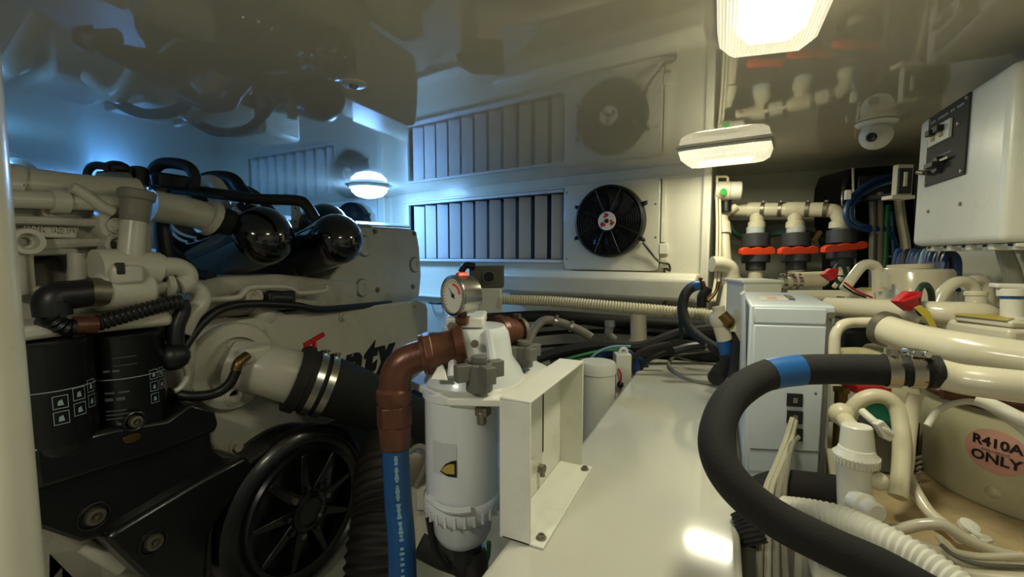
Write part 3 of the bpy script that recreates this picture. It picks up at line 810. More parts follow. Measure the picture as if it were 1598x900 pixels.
# casting built round its window from four plates
def cast(poly, off=-0.02, th=0.16, name='timing_case', m='engine', bv=0.010): return ep(poly, off, th, name, m, bv)
cast([(-10, 322), (60, 322), (150, 326), (175, 318), (212, 330), (240, 352), (240, 404), (200, 402), (120, 398), (110, 390), (46, 390), (-10, 390)])
cast([(-10, 388), (42, 388), (42, 455), (-10, 455)], name='case_left_web')
cast([(112, 388), (240, 400), (262, 412), (262, 455), (118, 455)], name='case_right_web')
cast([(-10, 452), (262, 452), (275, 480), (240, 500), (160, 520), (60, 528), (-10, 530)], name='case_lower')
ep([(38, 386), (118, 386), (122, 456), (40, 456)], -0.14, 0.03, 'case_recess', 'capgrey', 0)
q = MB().tube([E(44, 392, 0.0), E(108, 391, 0.0), E(115, 402, 0.0), E(118, 440, 0.0), E(112, 453, 0.0), E(54, 453, 0.0), E(46, 440, 0.0), E(43, 400, 0.0), E(44, 392, 0.0)], 0.012, 8, sub=3); build(q, 'window_rim', 'engine', eng)
q = MB().ball(E(84, 452, -0.10), 0.085, 20, (0.5, 1, 1)); build(q, 'gear_hub', 'capgrey', eng)
# ribs, bosses and bolts on the casting
q = MB().tube([E(-5, 342, 0.02), E(90, 345, 0.02), E(150, 347, 0.02), E(168, 338, 0.02), E(186, 330, 0.02)], 0.011, 8); build(q, 'case_rib', 'engine', eng)
q = MB().tube([E(45, 384, 0.01), E(100, 380, 0.01), E(155, 378, 0.01)], 0.013, 8); build(q, 'case_rib', 'engine', eng)
q = MB().prism([E(42, 352, 0.005), E(126, 354, 0.005), E(120, 372, 0.005), E(42, 370, 0.005)], (-0.03, 0, 0)); build(q, 'name_plate_pad', 'engine_smooth', eng, bevel=0.003)
q = textmb('IWK 82 M', 0.022, mtx(E(80, 359, 0.008), Y3, Z3, X3), depth=0.002); build(q, 'cast_lettering', 'engine', eng)
boss(E(180, 352, 0.0), 0.052, 'idler_boss', 'engine_smooth', None, 0.04); bolt(E(183, 352, 0.045), 0.014, 0.01, 'engine_smooth')
boss(E(78, 330, 0.0), 0.018, 'bolt_boss', 'engine', None, 0.01)
for x, y in ((32, 377), (172, 382)): boss(E(x, y, 0.0), 0.032, 'bolt_boss', 'engine', None, 0.05)
for x in (24, 122): 
    q = MB().cyl(E(x, 395, 0.01), E(x + 2, 460, 0.01), 0.020, 0.022, 12); build(q, 'case_rib', 'engine', eng)
# pipes along the top
def etube(pts, off, r, name, m='engine_smooth', **kw): return build(MB().tube([E(x, y, off) for x, y in pts], r, kw.pop('seg', 14), **kw), name, m, eng)
etube([(-10, 284), (60, 289), (130, 296), (215, 300)], -0.02, 0.040, 'coolant_pipe')
etube([(-10, 290), (20, 290), (27, 291)], -0.02, 0.052, 'pipe_cuff')
etube([(-10, 309), (80, 313), (150, 316), (190, 318)], 0.03, 0.021, 'return_pipe')
etube([(80, 313), (106, 315)], 0.03, 0.030, 'pipe_coupling')
etube([(112, 292), (125, 298), (140, 308), (160, 322), (178, 330)], 0.05, 0.014, 'vent_pipe')
etube([(235, 320), (300, 332), (326, 340)], -0.08, 0.048, 'rear_coolant_pipe')
etube([(322, 337), (333, 342)], -0.08, 0.062, 'pipe_cuff')
etube([(330, 340), (362, 348)], -0.08, 0.046, 'rubber_sleeve', 'rubber')
# filler neck with grey cap
fn = Vector(E(205, 402, 0.08)); ft = Vector(E(213, 322, 0.08))
axn = (ft - fn).normalized()
q = MB(); q.cyl(fn, ft, 0.030, 0.028, 30); neck = build(q, 'filler_neck', 'engine_smooth', eng)
q = MB(); q.lathe(ft - axn * 0.03, axn, [(0.02, -.02), (0.030, -.01), (0.033, 0.01), (0.034, 0.045), (0.040, 0.05), (0.042, 0.068), (0.038, 0.073), (0, 0.073)], 36); build(q, 'filler_cap', 'capgrey', neck)
q = MB(); 
# cross pipes at the middle-left, with U hoses
etube([(150, 418), (200, 416), (245, 420)], 0.07, 0.048, 'thermostat_pipe')
q = MB(); q.box(E(192, 428, 0.10), (0.07, 0.07, 0.05)); q.cyl(E(150, 455, 0.08), E(236, 452, 0.08), 0.050); build(q, 'pump_housing', 'engine_smooth', eng, bevel=0.01)
q = MB(); q.box(E(188, 419, 0.13), (0.014, 0.018, 0.03)); build(q, 'connector_clip', 'dark', eng, bevel=0.003)
etube([(245, 416), (275, 416), (292, 425), (293, 440), (280, 446)], 0.09, 0.026, 'u_hose')
etube([(238, 448), (285, 444), (310, 452), (316, 470), (300, 492), (285, 520)], 0.07, 0.024, 'u_hose')
for x, y in ((250, 416), (262, 446)):
    q = MB().cyl(E(x - 5, y, 0.08), E(x + 5, y, 0.08), 0.034); build(q, 'hose_ferrule', 'engine', eng)
q = MB().cyl(E(246, 434, 0.08), E(268, 434, 0.08), 0.014); build(q, 'plug', 'dark', eng)
etube([(137, 455), (166, 456)], 0.10, 0.036, 'connector_collar', 'dull')
etube([(84, 492), (82, 470), (92, 462), (112, 460), (138, 457)], 0.12, 0.034, 'black_connector', 'dark')
etube([(74, 488), (92, 497)], 0.12, 0.032, 'black_boot', 'dark')
build(MB().tube([E(x, y, 0.14) for x, y in ((80, 496), (95, 507), (112, 511), (150, 505), (210, 488), (262, 474), (283, 471))], 0.018, 12, rib=(0.012, 0.0025)), 'corrugated_loom', 'dark', eng)
etube([(116, 508), (150, 507)], 0.14, 0.022, 'loom_joint', 'copper')
etube([(283, 470), (286, 485), (277, 510), (274, 550), (268, 560)], 0.12, 0.02, 'loom_drop', 'dark')
q = MB().ball(E(272, 556, 0.12), 0.04, 14); build(q, 'loom_connector', 'dark', eng)
etube([(272, 480), (285, 492), (288, 560), (282, 610)], 0.02, 0.03, 'side_pipe', 'engine')
q = MB(); q.ring(E(266, 588, 0.09), X3, 0.045, 0.008, 24, 8, a0=-1.4, a1=1.4); build(q, 'lifting_eye', 'engine_smooth', eng)
# --- filter head and oil filters
q = MB(); q.prism([E(20, 512, 0.13), E(120, 500, 0.13), E(262, 484, 0.13), E(274, 492, 0.13), E(272, 508, 0.13), E(110, 524, 0.13), E(24, 536, 0.13)], (-0.16, 0, 0)); build(q, 'filter_head', 'engine', eng, bevel=0.012)
def flt(px, d, r, z1, z0, name):
    c = P(px, 600, d)
    q = MB().lathe((c.x, c.y, z0), Z3, [(0, 0), (r * 0.8, 0), (r * 0.96, 0.02), (r, 0.04), (r, z1 - z0 - 0.012), (r * 1.02, z1 - z0 - 0.01), (r * 1.02, z1 - z0), (0, z1 - z0)], 48)
    o = build(q, name, 'gloss' if False else 'satin', eng)
    tc = Vector((CAM.x - c.x, CAM.y - c.y)); a0 = math.atan2(tc.y, tc.x)
    def wrap(a, z, off=0.0012): return Vector((c.x + math.cos(a0 + a) * (r + off), c.y + math.sin(a0 + a) * (r + off), z))
    q = MB(); n = 24
    for i in range(n):
        a = -1.2 + 2.4 * i / n; b = -1.2 + 2.4 * (i + 1) / n
        zz = z1 - 0.11
        q.add([wrap(a, zz), wrap(b, zz), wrap(b, zz + 0.0022), wrap(a, zz + 0.0022)], [(0, 1, 2, 3)])
    build(q, 'label_line', 'inkw', o)
    return o, wrap
zt1 = P(200, 520, 1.13).z
cF, wF = flt(200, 1.17, 0.0835, zt1, zt1 - 0.27, 'oil_filter')
cG, wG = flt(80, 1.02, 0.080, P(80, 530, 1.0).z, P(80, 530, 1.0).z - 0.27, 'oil_filter')
def marks(o, wrap, cells, m='inkw'):
    q = MB()
    for (a, z, wa, hz) in cells:
        t = 0.0016
        for dz in (0, hz - t): q.add([wrap(a, z + dz), wrap(a + wa, z + dz), wrap(a + wa, z + dz + t), wrap(a, z + dz + t)], [(0, 1, 2, 3)])
        ta = 0.015
        for da in (0, wa - ta): q.add([wrap(a + da, z), wrap(a + da + ta, z), wrap(a + da + ta, z + hz), wrap(a + da, z + hz)], [(0, 1, 2, 3)])
        q.add([wrap(a + wa * .3, z + hz * .25), wrap(a + wa * .7, z + hz * .25), wrap(a + wa * .6, z + hz * .7), wrap(a + wa * .35, z + hz * .6)], [(0, 1, 2, 3)])
    build(q, 'printed_symbols', m, o)
zb_ = zt1 - 0.125
marks(cF, wF, [(0.55, zb_ - 0.032 * i, 0.26, 0.026) for i in range(3)] + [(0.86, zb_ - 0.032 * i, 0.2, 0.026) for i in range(2)])
q = MB()
for i, (a, b, dz, h) in enumerate([(-0.55, -0.1, -0.09, 0.006), (-0.55, 0.12, -0.145, 0.005), (-0.55, 0.0, -0.163, 0.008), (-0.55, -0.05, -0.19, 0.003), (-0.55, 0.1, -0.2, 0.003), (-0.55, 0.12, -0.21, 0.003), (-0.3, 0.25, -0.055, 0.002), (-0.3, 0.25, -0.075, 0.002)]):
    n = 8
    for k in range(n):
        if h > 0.004 and k % 4 == 3: continue
        x_, y_ = a + (b - a) * k / n, a + (b - a) * (k + 1) / n
        q.add([wF(x_, zt1 + dz), wF(y_, zt1 + dz), wF(y_, zt1 + dz + h), wF(x_, zt1 + dz + h)], [(0, 1, 2, 3)])
build(q, 'label_print', 'inkdim', cF)
zg = P(80, 530, 1.0).z
marks(cG, wG, [(0.0, zg - 0.15 - 0.036 * i, 0.32, 0.03) for i in range(2)] + [(0.42, zg - 0.14 - 0.036 * i, 0.3, 0.03) for i in range(2)] + [(0.8, zg - 0.13 - 0.036 * i, 0.26, 0.03) for i in range(2)])
q = MB(); q.prism([E(114, 520, 0.13), E(134, 517, 0.13), E(139, 640, 0.13), E(120, 646, 0.13)], (-0.01, 0, 0)); build(q, 'filter_strap', 'dark', eng)
# --- black covers
pa = [(50, 700), (180, 668), (262, 655), (300, 628), (338, 640), (343, 662), (338, 674), (250, 706), (60, 765)]
ep(pa, 0.16, 0.25, 'belt_guard_top', 'satin', 0.010)
ep([(60, 700), (262, 640), (335, 650), (62, 745)], 0.02, 0.2, 'guard_bed', 'dark', 0.006)
pb = [(40, 758), (330, 671), (332, 700), (352, 716), (372, 714), (300, 752), (182, 828), (165, 838), (128, 846), (62, 824), (40, 812)]
g1 = ep(pb, 0.12, 0.22, 'belt_guard', 'satin', 0.012)
pcg = [(165, 842), (185, 826), (300, 757), (330, 740), (385, 712), (400, 730), (330, 830), (322, 905), (230, 905)]
g2 = ep(pcg, 0.15, 0.16, 'lower_guard', 'satin', 0.012)
def washer_bolt(p, r, parent):
    q = MB(); q.ring(p, X3, r * 1.5, 0.004, 40, 8); build(q, 'bolt_seat', 'satin', parent)
    q = MB(); q.lathe(p, X3, [(0, 0), (r, 0), (r, 0.006), (r * 0.93, 0.012), (r * .55, 0.013), (r * 0.5, 0.006), (r * 0.3, 0.006), (r * .2, 0.014), (0, 0.014)], 32); build(q, 'bolt', 'dull', parent)
washer_bolt(E(148, 805, 0.121), 0.021, g1); washer_bolt(E(240, 845, 0.151), 0.021, g2); washer_bolt(E(211, 657, 0.161), 0.015, eng)
q = MB().lathe(E(206, 683, 0.162), X3, [(0, 0), (0.012, 0), (0.011, 0.006), (0, 0.006)], 20, sx=1.6); build(q, 'yellow_cap', 'brass', eng)
# ribs of the belt
q = MB()
for i in range(5):
    q.tube([E(300 + i * 6, 900, 0.05 + 0.02 * i), E(298 + i * 7, 820, 0.05 + 0.02 * i), E(322 + i * 7, 760, 0.05 + 0.02 * i), E(372 + i * 7, 712, 0.05 + 0.02 * i), E(440 + i * 4, 684, 0.05 + 0.02 * i)], 0.012, 8)
build(q, 'drive_belt', 'rubber', eng)
# --- crank damper pulley
pcen = E(487, 798, 0.19)
q = MB().lathe(pcen - X3 * 0.19, X3, [(0, 0), (0.285, 0), (0.285, 0.02), (0.27, 0.035), (0.285, 0.05), (0.27, 0.065), (0.285, 0.08), (0.27, 0.095), (0.30, 0.11), (0.30, 0.15), (0.285, 0.165), (0.262, 0.172), (0.255, 0.16), (0.235, 0.155), (0.225, 0.17), (0.21, 0.17), (0.20, 0.12), (0.0, 0.11)], 72)
pul = build(q, 'crank_pulley', 'satin', eng)
for k in range(9):
    a = 2 * PI * k / 9 + 0.2
    d = Y3 * math.cos(a) + Z3 * math.sin(a); s_ = X3.cross(d)
    c0 = pcen - X3 * 0.02
    q = MB().prism([c0 + d * 0.05 - s_ * 0.02, c0 + d * 0.208 - s_ * 0.009, c0 + d * 0.208 + s_ * 0.009, c0 + d * 0.05 + s_ * 0.02], X3 * -0.06)
    build(q, 'spoke', 'satin', pul, bevel=0.004)
    q = MB().cyl(pcen - X3 * 0.02 + d * 0.085, pcen - X3 * 0.005 + d * 0.085, 0.011, seg=6); build(q, 'bolt', 'dull' if k % 3 == 0 else 'satin', pul)
q = MB().lathe(pcen - X3 * 0.08, X3, [(0, 0), (0.07, 0), (0.068, 0.075), (0.05, 0.085), (0.045, 0.075), (0, 0.075)], 40); build(q, 'hub', 'satin', pul)
# engine mount foot and white bed at bottom left
q = MB().prism([E(70, 858, -0.1), E(160, 850, -0.1), E(180, 960, -0.1), E(70, 960, -0.1)], (-0.4, 0, 0)); tag(build(q, 'engine_bed', 'gel', None, bevel=0.01), 'pale glossy engine bed showing at bottom left beside the post', 'bed')
q = MB().tube([E(132, 850, 0.0), E(160, 866, 0.02), E(190, 885, 0.02)], 0.02, 10); build(q, 'drain_pipe', 'engine_smooth', eng)
# --- harness and hoses on top
def top(pts, d, r, m='dark', name='wiring_loom', **kw): return build(MB().tube([P(x, y, d) for x, y in pts], r, 12, **kw), name, m, eng)
top([(175, 262), (150, 258), (137, 268), (140, 284), (160, 287)], 1.35, 0.012)
top([(158, 276), (176, 275)], 1.36, 0.018, 'steel', 'steel_union')
top([(172, 278), (200, 280)], 1.36, 0.022, 'capgrey', 'union_body')
q = MB(); q.ball(P(184, 263, 1.38), 0.035, 14, (1, 1, .7)); q.box(P(184, 270, 1.38), (0.05, 0.05, 0.04)); build(q, 'black_connector', 'dark', eng)
q = MB(); q.cyl(P(217, 290, 1.45), P(217, 264, 1.45), 0.028, 0.026); q.ball(P(217, 264, 1.45), 0.027, 14, (1, 1, .4)); build(q, 'black_cap', 'dark', eng)
top([(245, 300), (240, 270), (252, 256), (275, 255), (297, 262), (306, 280), (298, 292)], 1.5, 0.019, 'rubber', 'looped_hose')
q = MB(); q.box(P(266, 284, 1.52), (0.07, 0.10, 0.05)); build(q, 'sensor_block', 'dark', eng, bevel=0.008)
top([(240, 292), (290, 296), (340, 302), (400, 310), (465, 313), (480, 322), (492, 340)], 1.55, 0.019)
top([(330, 330), (350, 360), (420, 330)], 1.9, 0.008, 'capgrey', 'thin_pipe')
top([(296, 293), (330, 278), (362, 280), (376, 296), (392, 312)], 1.75, 0.028, 'dark', 'thick_loom')
top([(315, 297), (322, 285), (335, 285), (345, 297), (350, 305)], 1.65, 0.026, 'engine_smooth', 'curved_pipe')
top([(252, 296), (254, 330), (256, 370), (262, 400), (272, 420)], 1.42, 0.024)
top([(258, 390), (280, 410), (300, 430), (330, 436)], 1.5, 0.03)
top([(262, 345), (285, 365), (320, 372), (350, 365), (395, 345)], 1.75, 0.006, 'engine_smooth', 'thin_pipe')
top([(262, 350), (280, 372), (310, 380), (345, 375)], 1.78, 0.006, 'engine_smooth', 'thin_pipe')
top([(376, 318), (380, 324), (396, 326), (402, 336)], 1.6, 0.014)
q = MB()
for x, y, r in ((350, 318, 0.03), (372, 330, 0.025), (300, 316, 0.035), (395, 318, 0.02)): q.ball(P(x, y, 1.85), r, 12)
q.cyl(P(330, 320, 1.85), P(375, 325, 1.9), 0.022); build(q, 'fuel_fittings', 'engine', eng)
q = MB(); q.prism([P(246, 330, 1.75), P(400, 330, 2.1), P(400, 420, 2.1), P(246, 430, 1.75)], (0, 0.04, 0)); build(q, 'rear_shroud', 'dark', eng)
# rear hoses up high, seen mirrored in the ceiling
q = MB()
for i in range(2): q.tube([(-2.3, 0.9 + .3 * i, 1.36), (-2.2, 1.0 + .3 * i, 1.46), (-2.05, 1.08 + .3 * i, 1.45), (-1.95, 1.15 + .3 * i, 1.32)], 0.022, 8)
build(q, 'rear_hoses', 'rubber', eng)

# ================================================================ HOSES IN THE BILGE BY THE ENGINE
rh = thing('ribbed_hose', 'fat brown black ribbed hose standing left of the blue hose', 'hose', P(610, 900, 1.45))
build(MB().tube([P(608, 700, 1.75), P(598, 740, 1.6), P(598, 800, 1.5), P(590, 860, 1.42), P(585, 960, 1.35)], 0.098, 28, rib=(0.028, 0.005)), 'tube', 'ribrub', rh)
for lb, pts, r, m, d in (
  ('black hose crossing low behind the filter bowl', [(655, 850), (690, 868), (720, 880), (745, 900), (760, 930)], 0.03, 'rubber', 1.15),
  ('thin black tube dropping below the blue hose top', [(668, 790), (675, 830), (682, 860), (695, 880)], 0.01, 'dark', 1.1),
  ('green tube hanging right of the filter bowl', [(764, 845), (762, 870), (752, 890), (748, 920), (745, 1400)], 0.005, 'greenwire', 0.95)):
    cable(lb, [P(x, y, d) for x, y in pts], r, m, 'hose', 'bilge_tube', seg=12)
bk = thing('bilge_pump', 'cream pump with pale clamps between the blue hose and the filter', 'pump', P(655, 780, 1.5))
q = MB(); q.lathe(P(655, 720, 1.35), -FWD, [(0, 0), (0.05, 0), (0.055, 0.02), (0.05, 0.06), (0.02, 0.07), (0, 0.07)], 24); build(q, 'motor_end', 'dull', bk)
q = MB(); cam_box(q, 648, 668, 742, 800, 1.3, 0.1); q.cyl(P(655, 700, 1.35), P(657, 860, 1.35), 0.028); build(q, 'body', 'engine_smooth', bk, bevel=0.006)
cable('short pale line looping over the bilge pump', [P(x, y, 1.2) for x, y in ((640, 705), (655, 696), (668, 705), (664, 730), (650, 760))], 0.008, 'capgrey', 'hose', 'bilge_tube')

# ================================================================ FUEL FILTER
fc_ = P(722, 690, 0.81)
ff = thing('fuel_filter', 'white fuel filter canister with gauge, copper elbow and star knobs', 'filter', (fc_.x, fc_.y, P(722, 850, .81).z))
def zof(y, d=0.81): return P(722, y, d).z
def FZ(y): return zof(y)
R_ = 57 / FPX * 0.81 * 0.985
q = MB().lathe((fc_.x, fc_.y, FZ(768)), Z3, [(0, 0), (R_ * 1.0, 0), (R_, 0.0), (R_, FZ(612) - FZ(768)), (R_ * 1.06, FZ(610) - FZ(768)), (R_ * 1.06, FZ(600) - FZ(768)), (0, FZ(600) - FZ(768))], 56)
fb = build(q, 'canister', 'racor', ff)
q = MB().lathe((fc_.x, fc_.y, FZ(800)), Z3, [(0, 0), (R_ * .9, 0), (R_ * 1.04, 0.012), (R_ * 1.07, FZ(770) - FZ(800)), (R_ * 1.02, FZ(766) - FZ(800)), (0, FZ(766) - FZ(800))], 56)
build(q, 'clamp_skirt', 'racor', ff)
q = MB()
for k in range(26):
    a = 2 * PI * k / 26
    q.box((fc_.x + math.cos(a) * R_ * 1.05, fc_.y + math.sin(a) * R_ * 1.05, FZ(785)), (0.004, 0.004, 0.02), Matrix.Rotation(a, 3, 'Z'))
q.tube([P(670, 776, .78), P(690, 792, .745), P(715, 797, .74), P(735, 795, .745)], 0.006, 8); build(q, 'skirt_ribs', 'racor', ff)
q = MB().lathe((fc_.x, fc_.y, FZ(852)), Z3, [(0, 0), (R_ * .45, 0.0), (R_ * .68, 0.012), (R_ * 0.80, 0.028), (R_ * .84, FZ(800) - FZ(852)), (0, FZ(800) - FZ(852))], 48)
build(q, 'bowl', 'glassy', ff)
q = MB().cyl((fc_.x + .01, fc_.y, FZ(875)), (fc_.x + .01, fc_.y, FZ(851)), 0.026); q.tube([P(740, 858, .82), P(745, 880, .82), P(740, 910, .84)], .022, 12); build(q, 'drain_cock', 'dark', ff)
# drain_tap & label & bail bolt
tc_ = Vector((CAM.x - fc_.x, CAM.y - fc_.y)); A0 = math.atan2(tc_.y, tc_.x)
def wr(a, z, off=0.001): return Vector((fc_.x + math.cos(A0 + a) * (R_ + off), fc_.y + math.sin(A0 + a) * (R_ + off), z))
def patch(poly, mb=None):
    # poly in (angle, z) -> strip mesh on the cylinder
    mb = mb or MB(); 
    return mb.add([wr(a, z) for a, z in poly], [tuple(range(len(poly)))])
def ang(px): return math.asin(max(-1, min(1, (px - 722) / 57.0)))
q = MB(); n = 6
for i in range(n):
    a, b = ang(680) + (ang(714) - ang(680)) * i / n, ang(680) + (ang(714) - ang(680)) * (i + 1) / n
    q.add([wr(a, FZ(716)), wr(b, FZ(716)), wr(b, FZ(668)), wr(a, FZ(668))], [(0, 1, 2, 3)])
lbp = build(q, 'label', 'glassy', ff)
def wr2(a, z): return wr(a, z, 0.0018)
q = MB(); q.add([wr2(ang(x), FZ(y)) for x, y in ((690, 711), (701, 716), (714, 717), (714, 691), (706, 693), (698, 698))], [tuple(range(6))]); build(q, 'label_black', 'ink', lbp)
q = MB(); q.add([wr(ang(x), FZ(y), 0.0024) for x, y in ((692, 709), (700, 712), (711, 712), (711, 697), (704, 697), (698, 701))], [tuple(range(6))]); build(q, 'label_orange', 'gold', lbp)
q = MB(); q.cyl(P(752, 642, .745), P(753, 662, .745), 0.008); q.box(P(752, 640, .75), (0.03, 0.02, 0.016)); build(q, 'bail_bolt', 'dull', ff, bevel=0.002)
q = MB(); q.tube([P(668, 632, .79), P(700, 637, .755), P(730, 636, .752), P(745, 634, .76)], 0.0035, 8); q.cyl(P(697, 607, .77), P(697, 637, .765), .004); build(q, 'handle_wire', 'white', ff)
# base plate and head
q = MB().prism([PZ(652, 586, FZ(588)) if False else P(650, 590, .79), P(690, 578, .90), P(770, 575, .99), P(862, 582, .93), P(842, 600, .80), P(775, 615, .72), P(720, 612, .70)], (0, 0, -0.012))
q = MB()
zpl = P(722, 600, 0.81).z
ppl = [(640, 594), (700, 621), (792, 623), (862, 574), (830, 558), (760, 550), (668, 572)]; zpl += .003
q.prism([PZ(x, y, zpl) for x, y in ppl], (0, 0, -0.014)); build(q, 'mounting_flange', 'white', ff, bevel=0.003)
# head casting: flared lathe, square-ish
hx, hy = P(742, 560, .85).x, P(742, 560, .85).y
q = MB(); zt_ = P(742, 507, .85).z
q.lathe((hx, hy, zpl), Z3, [(0, 0), (0.100, 0), (0.092, 0.018), (0.076, 0.04), (0.070, 0.08), (0.068, zt_ - zpl - 0.012), (0.060, zt_ - zpl), (0, zt_ - zpl)], 40, hint=Vector((math.sin(YAW), 0.9, 0)), sx=0.92)
head = build(q, 'head_casting', 'racor', ff)
q = MB(); 
for x0_, x1_ in ((712, 706), (762, 772)):
    q = MB().tube([P(x0_, 515, .79), P((x0_ + x1_) / 2, 545, .78), P(x1_, 588, .755)], 0.008, 8)
    build(q, 'head_rib', 'racor', head)
q = MB(); cam_box(q, 696, 756, 495, 512, .80, 0.10); build(q, 'gauge_block', 'white', head, bevel=0.004)
q = MB().lathe(P(706, 509, .80), -FWD, [(0, 0), (0.008, 0), (0.008, 0.004), (0, 0.004)], 16); build(q, 'screw', 'dull', head); q = MB(); q.lathe(P(742, 536, .768), -FWD, [(0, 0), (.007, 0), (.007, .004), (0, .004)], 16); build(q, 'screw', 'dull', head)
q = MB(); q.prism([P(672, 592, .75), P(690, 562, .77), P(700, 594, .745)], FWD * 0.01); build(q, 'gusset', 'white', ff, bevel=.002)
def star_knob(p, s, label=None):
    q = MB(); u = RGT; 
    q.cyl(p - Z3 * 0.03 * s, p + Z3 * 0.012 * s, 0.020 * s, 0.019 * s, 20, bev=.002)
    q.cyl(p + Z3 * 0.012 * s, p + Z3 * 0.022 * s, 0.012 * s)
    for k in range(4):
        a = PI / 4 + k * PI / 2 + 0.2
        d = Vector((math.cos(a), math.sin(a), 0)); 
        q.box(p + d * 0.025 * s - Z3 * 0.0, (0.026 * s, 0.016 * s, 0.024 * s), Matrix.Rotation(a, 3, 'Z'))
    return build(q, 'star_knob', 'greyplas', ff, bevel=0.003)
star_knob(P(749, 578, .735), 1.15); star_knob(P(817, 548, .90), 1.05)
# gauge facing left
gc = P(722, 460, .80)
gd = Vector((-math.cos(math.radians(-12)), -0.55, 0.0)).normalized()
gd = (-RGT * 0.72 - Vector((FWD.x, FWD.y, 0)) * 0.69).normalized()
q = MB().lathe(gc - gd * 0.024, gd, [(0, 0), (0.030, 0), (0.035, 0.006), (0.035, 0.036), (0.037, 0.040), (0.037, 0.046), (0.032, 0.048), (0.0315, 0.044)], 44); gg = build(q, 'pressure_gauge', 'steel', ff)
q = MB().lathe(gc + gd * 0.0185, gd, [(0, 0), (0.0315, 0), (0.0315, 0.001), (0, 0.001)], 40); build(q, 'dial', 'whiteplas', gg)
x_, y_, z_ = frame(gd)
q = MB()
for i in range(22):
    a = -0.7 + (PI + 1.4) * i / 21
    d = x_ * math.cos(a) + y_ * math.sin(a); t_ = gd.cross(d)
    p = gc + gd * 0.0202 + d * 0.025
    q.add([p - t_ * .0006, p + t_ * .0006, p + t_ * .0006 + d * 0.004, p - t_ * .0006 + d * .004], [(0, 1, 2, 3)])
d = (x_ * -0.6 + y_ * 0.7).normalized(); t_ = gd.cross(d); p = gc + gd * 0.0215
q.add([p - t_ * .0015 - d * .006, p + t_ * .0015 - d * .006, p + d * 0.024], [(0, 1, 2)]); q.lathe(p, gd, [(0, 0), (.004, 0), (0, .001)], 12)
build(q, 'dial_marks', 'ink', gg)
q = MB(); q.ring(gc + gd * 0.0202, gd, 0.020, 0.0022, 30, 6, a0=0.2, a1=1.6); q.tube([gc + Z3 * 0.0355 - gd * .01, gc + Z3 * 0.0362, gc + Z3 * 0.0355 + gd * .01], 0.006, 8); build(q, 'red_band', 'orange', gg)
q = MB(); q.ring(gc + gd * 0.0195, gd, 0.0345, 0.0028, 40, 8); build(q, 'bezel', 'dark', gg)
q = MB(); b_ = gc - Z3 * 0.034; q.cyl(b_ - Z3 * 0.022, b_, 0.009); q.hexa(b_ - Z3 * 0.018, b_ - Z3 * 0.006, 0.014); build(q, 'gauge_stem', 'copper', gg)
# copper/bronze plumbing
q = MB(); q.tube([P(700, 545, .79), P(662, 553, .785), P(632, 565, .78), P(619, 585, .78), P(617, 612, .78)], 0.0275, 28, sub=8)
el = build(q, 'elbow', 'copper', ff)
aE = (P(617, 600, .78) - P(617, 640, .78)).normalized()
q = MB(); q.lathe(P(684, 548, .79), (P(700, 545, .79) - P(662, 553, .785)), [(0.026, -.03), (0.036, -.028), (0.036, 0.0), (0.034, 0.004), (0.034, 0.03), (0.040, 0.034), (0.040, 0.05), (.026, .052)], 32); build(q, 'union_collar', 'copper', el)
q = MB(); q.hexa(P(664, 552, .785), P(678, 549, .788), 0.041); build(q, 'union_nut', 'copper', el, bevel=.003)
q = MB(); q.lathe(P(616, 625, .78), -Z3, [(0.026, -0.025), (0.0305, -.02), (0.0305, 0.0), (0.028, 0.004), (0.028, 0.012), (.0, .012)], 32); build(q, 'collar', 'copper', el)
q = MB(); q.hexa(P(616, 632, .78), P(617, 664, .78), 0.0315); build(q, 'hex_nut', 'copper', el, bevel=.002)
q = MB(); q.cyl(P(617, 662, .78), P(618, 700, .78), 0.0285, 0.026, 28, bev=.003); build(q, 'hose_tail', 'copper', el)
# right hand bronze port
q = MB(); q.lathe(P(775, 520, .90), (P(815, 517, .95) - P(775, 520, .90)), [(0, 0), (0.036, 0), (0.038, 0.012), (0.034, 0.016), (0.034, 0.03), (0.029, 0.034), (0.029, 0.05), (0.024, 0.054), (0.024, .075), (0, .075)], 30); build(q, 'outlet_port', 'copper', ff)
q = MB(); a9 = (P(815, 517, .95) - P(775, 520, .90)).normalized(); clp = P(775, 520, .90) + a9 * 0.06; q.lathe(clp, a9, [(.024, 0), (.031, 0), (.031, .01), (.024, .01)], 24); q.box(clp + Z3 * .034, (.014, .01, .01)); build(q, 'port_clamp', 'dull', ff)
# blue hose
bh = thing('blue_hose', 'bright blue hose hanging from the copper elbow', 'hose', P(632, 900, .74))
HB = [P(618, 698, .78), P(620, 740, .775), P(623, 790, .77), P(628, 850, .755), P(631, 960, .73)]
build(MB().tube(HB, 0.0235, 24), 'tube', 'blue', bh)
sp = spline(HB, 12); q = MB()
for i in range(3, 44):
    p = sp[i]; tt = (sp[i + 1] - sp[i - 1]).normalized(); toc = (CAM - p).normalized(); sd = tt.cross(toc).normalized(); toc = sd.cross(tt) if sd.cross(tt).dot(toc) > 0 else tt.cross(sd)
    if i % 7 == 0: continue
    c = p + toc * 0.0242
    w_ = 0.0022 * (1 + (i * 37 % 5) / 5)
    q.add([c - sd * w_ - tt * 0.0022, c + sd * w_ - tt * 0.0022, c + sd * w_ + tt * 0.0022, c - sd * w_ + tt * 0.0022], [(0, 1, 2, 3)])
build(q, 'printed_lines', 'ltwire', bh)

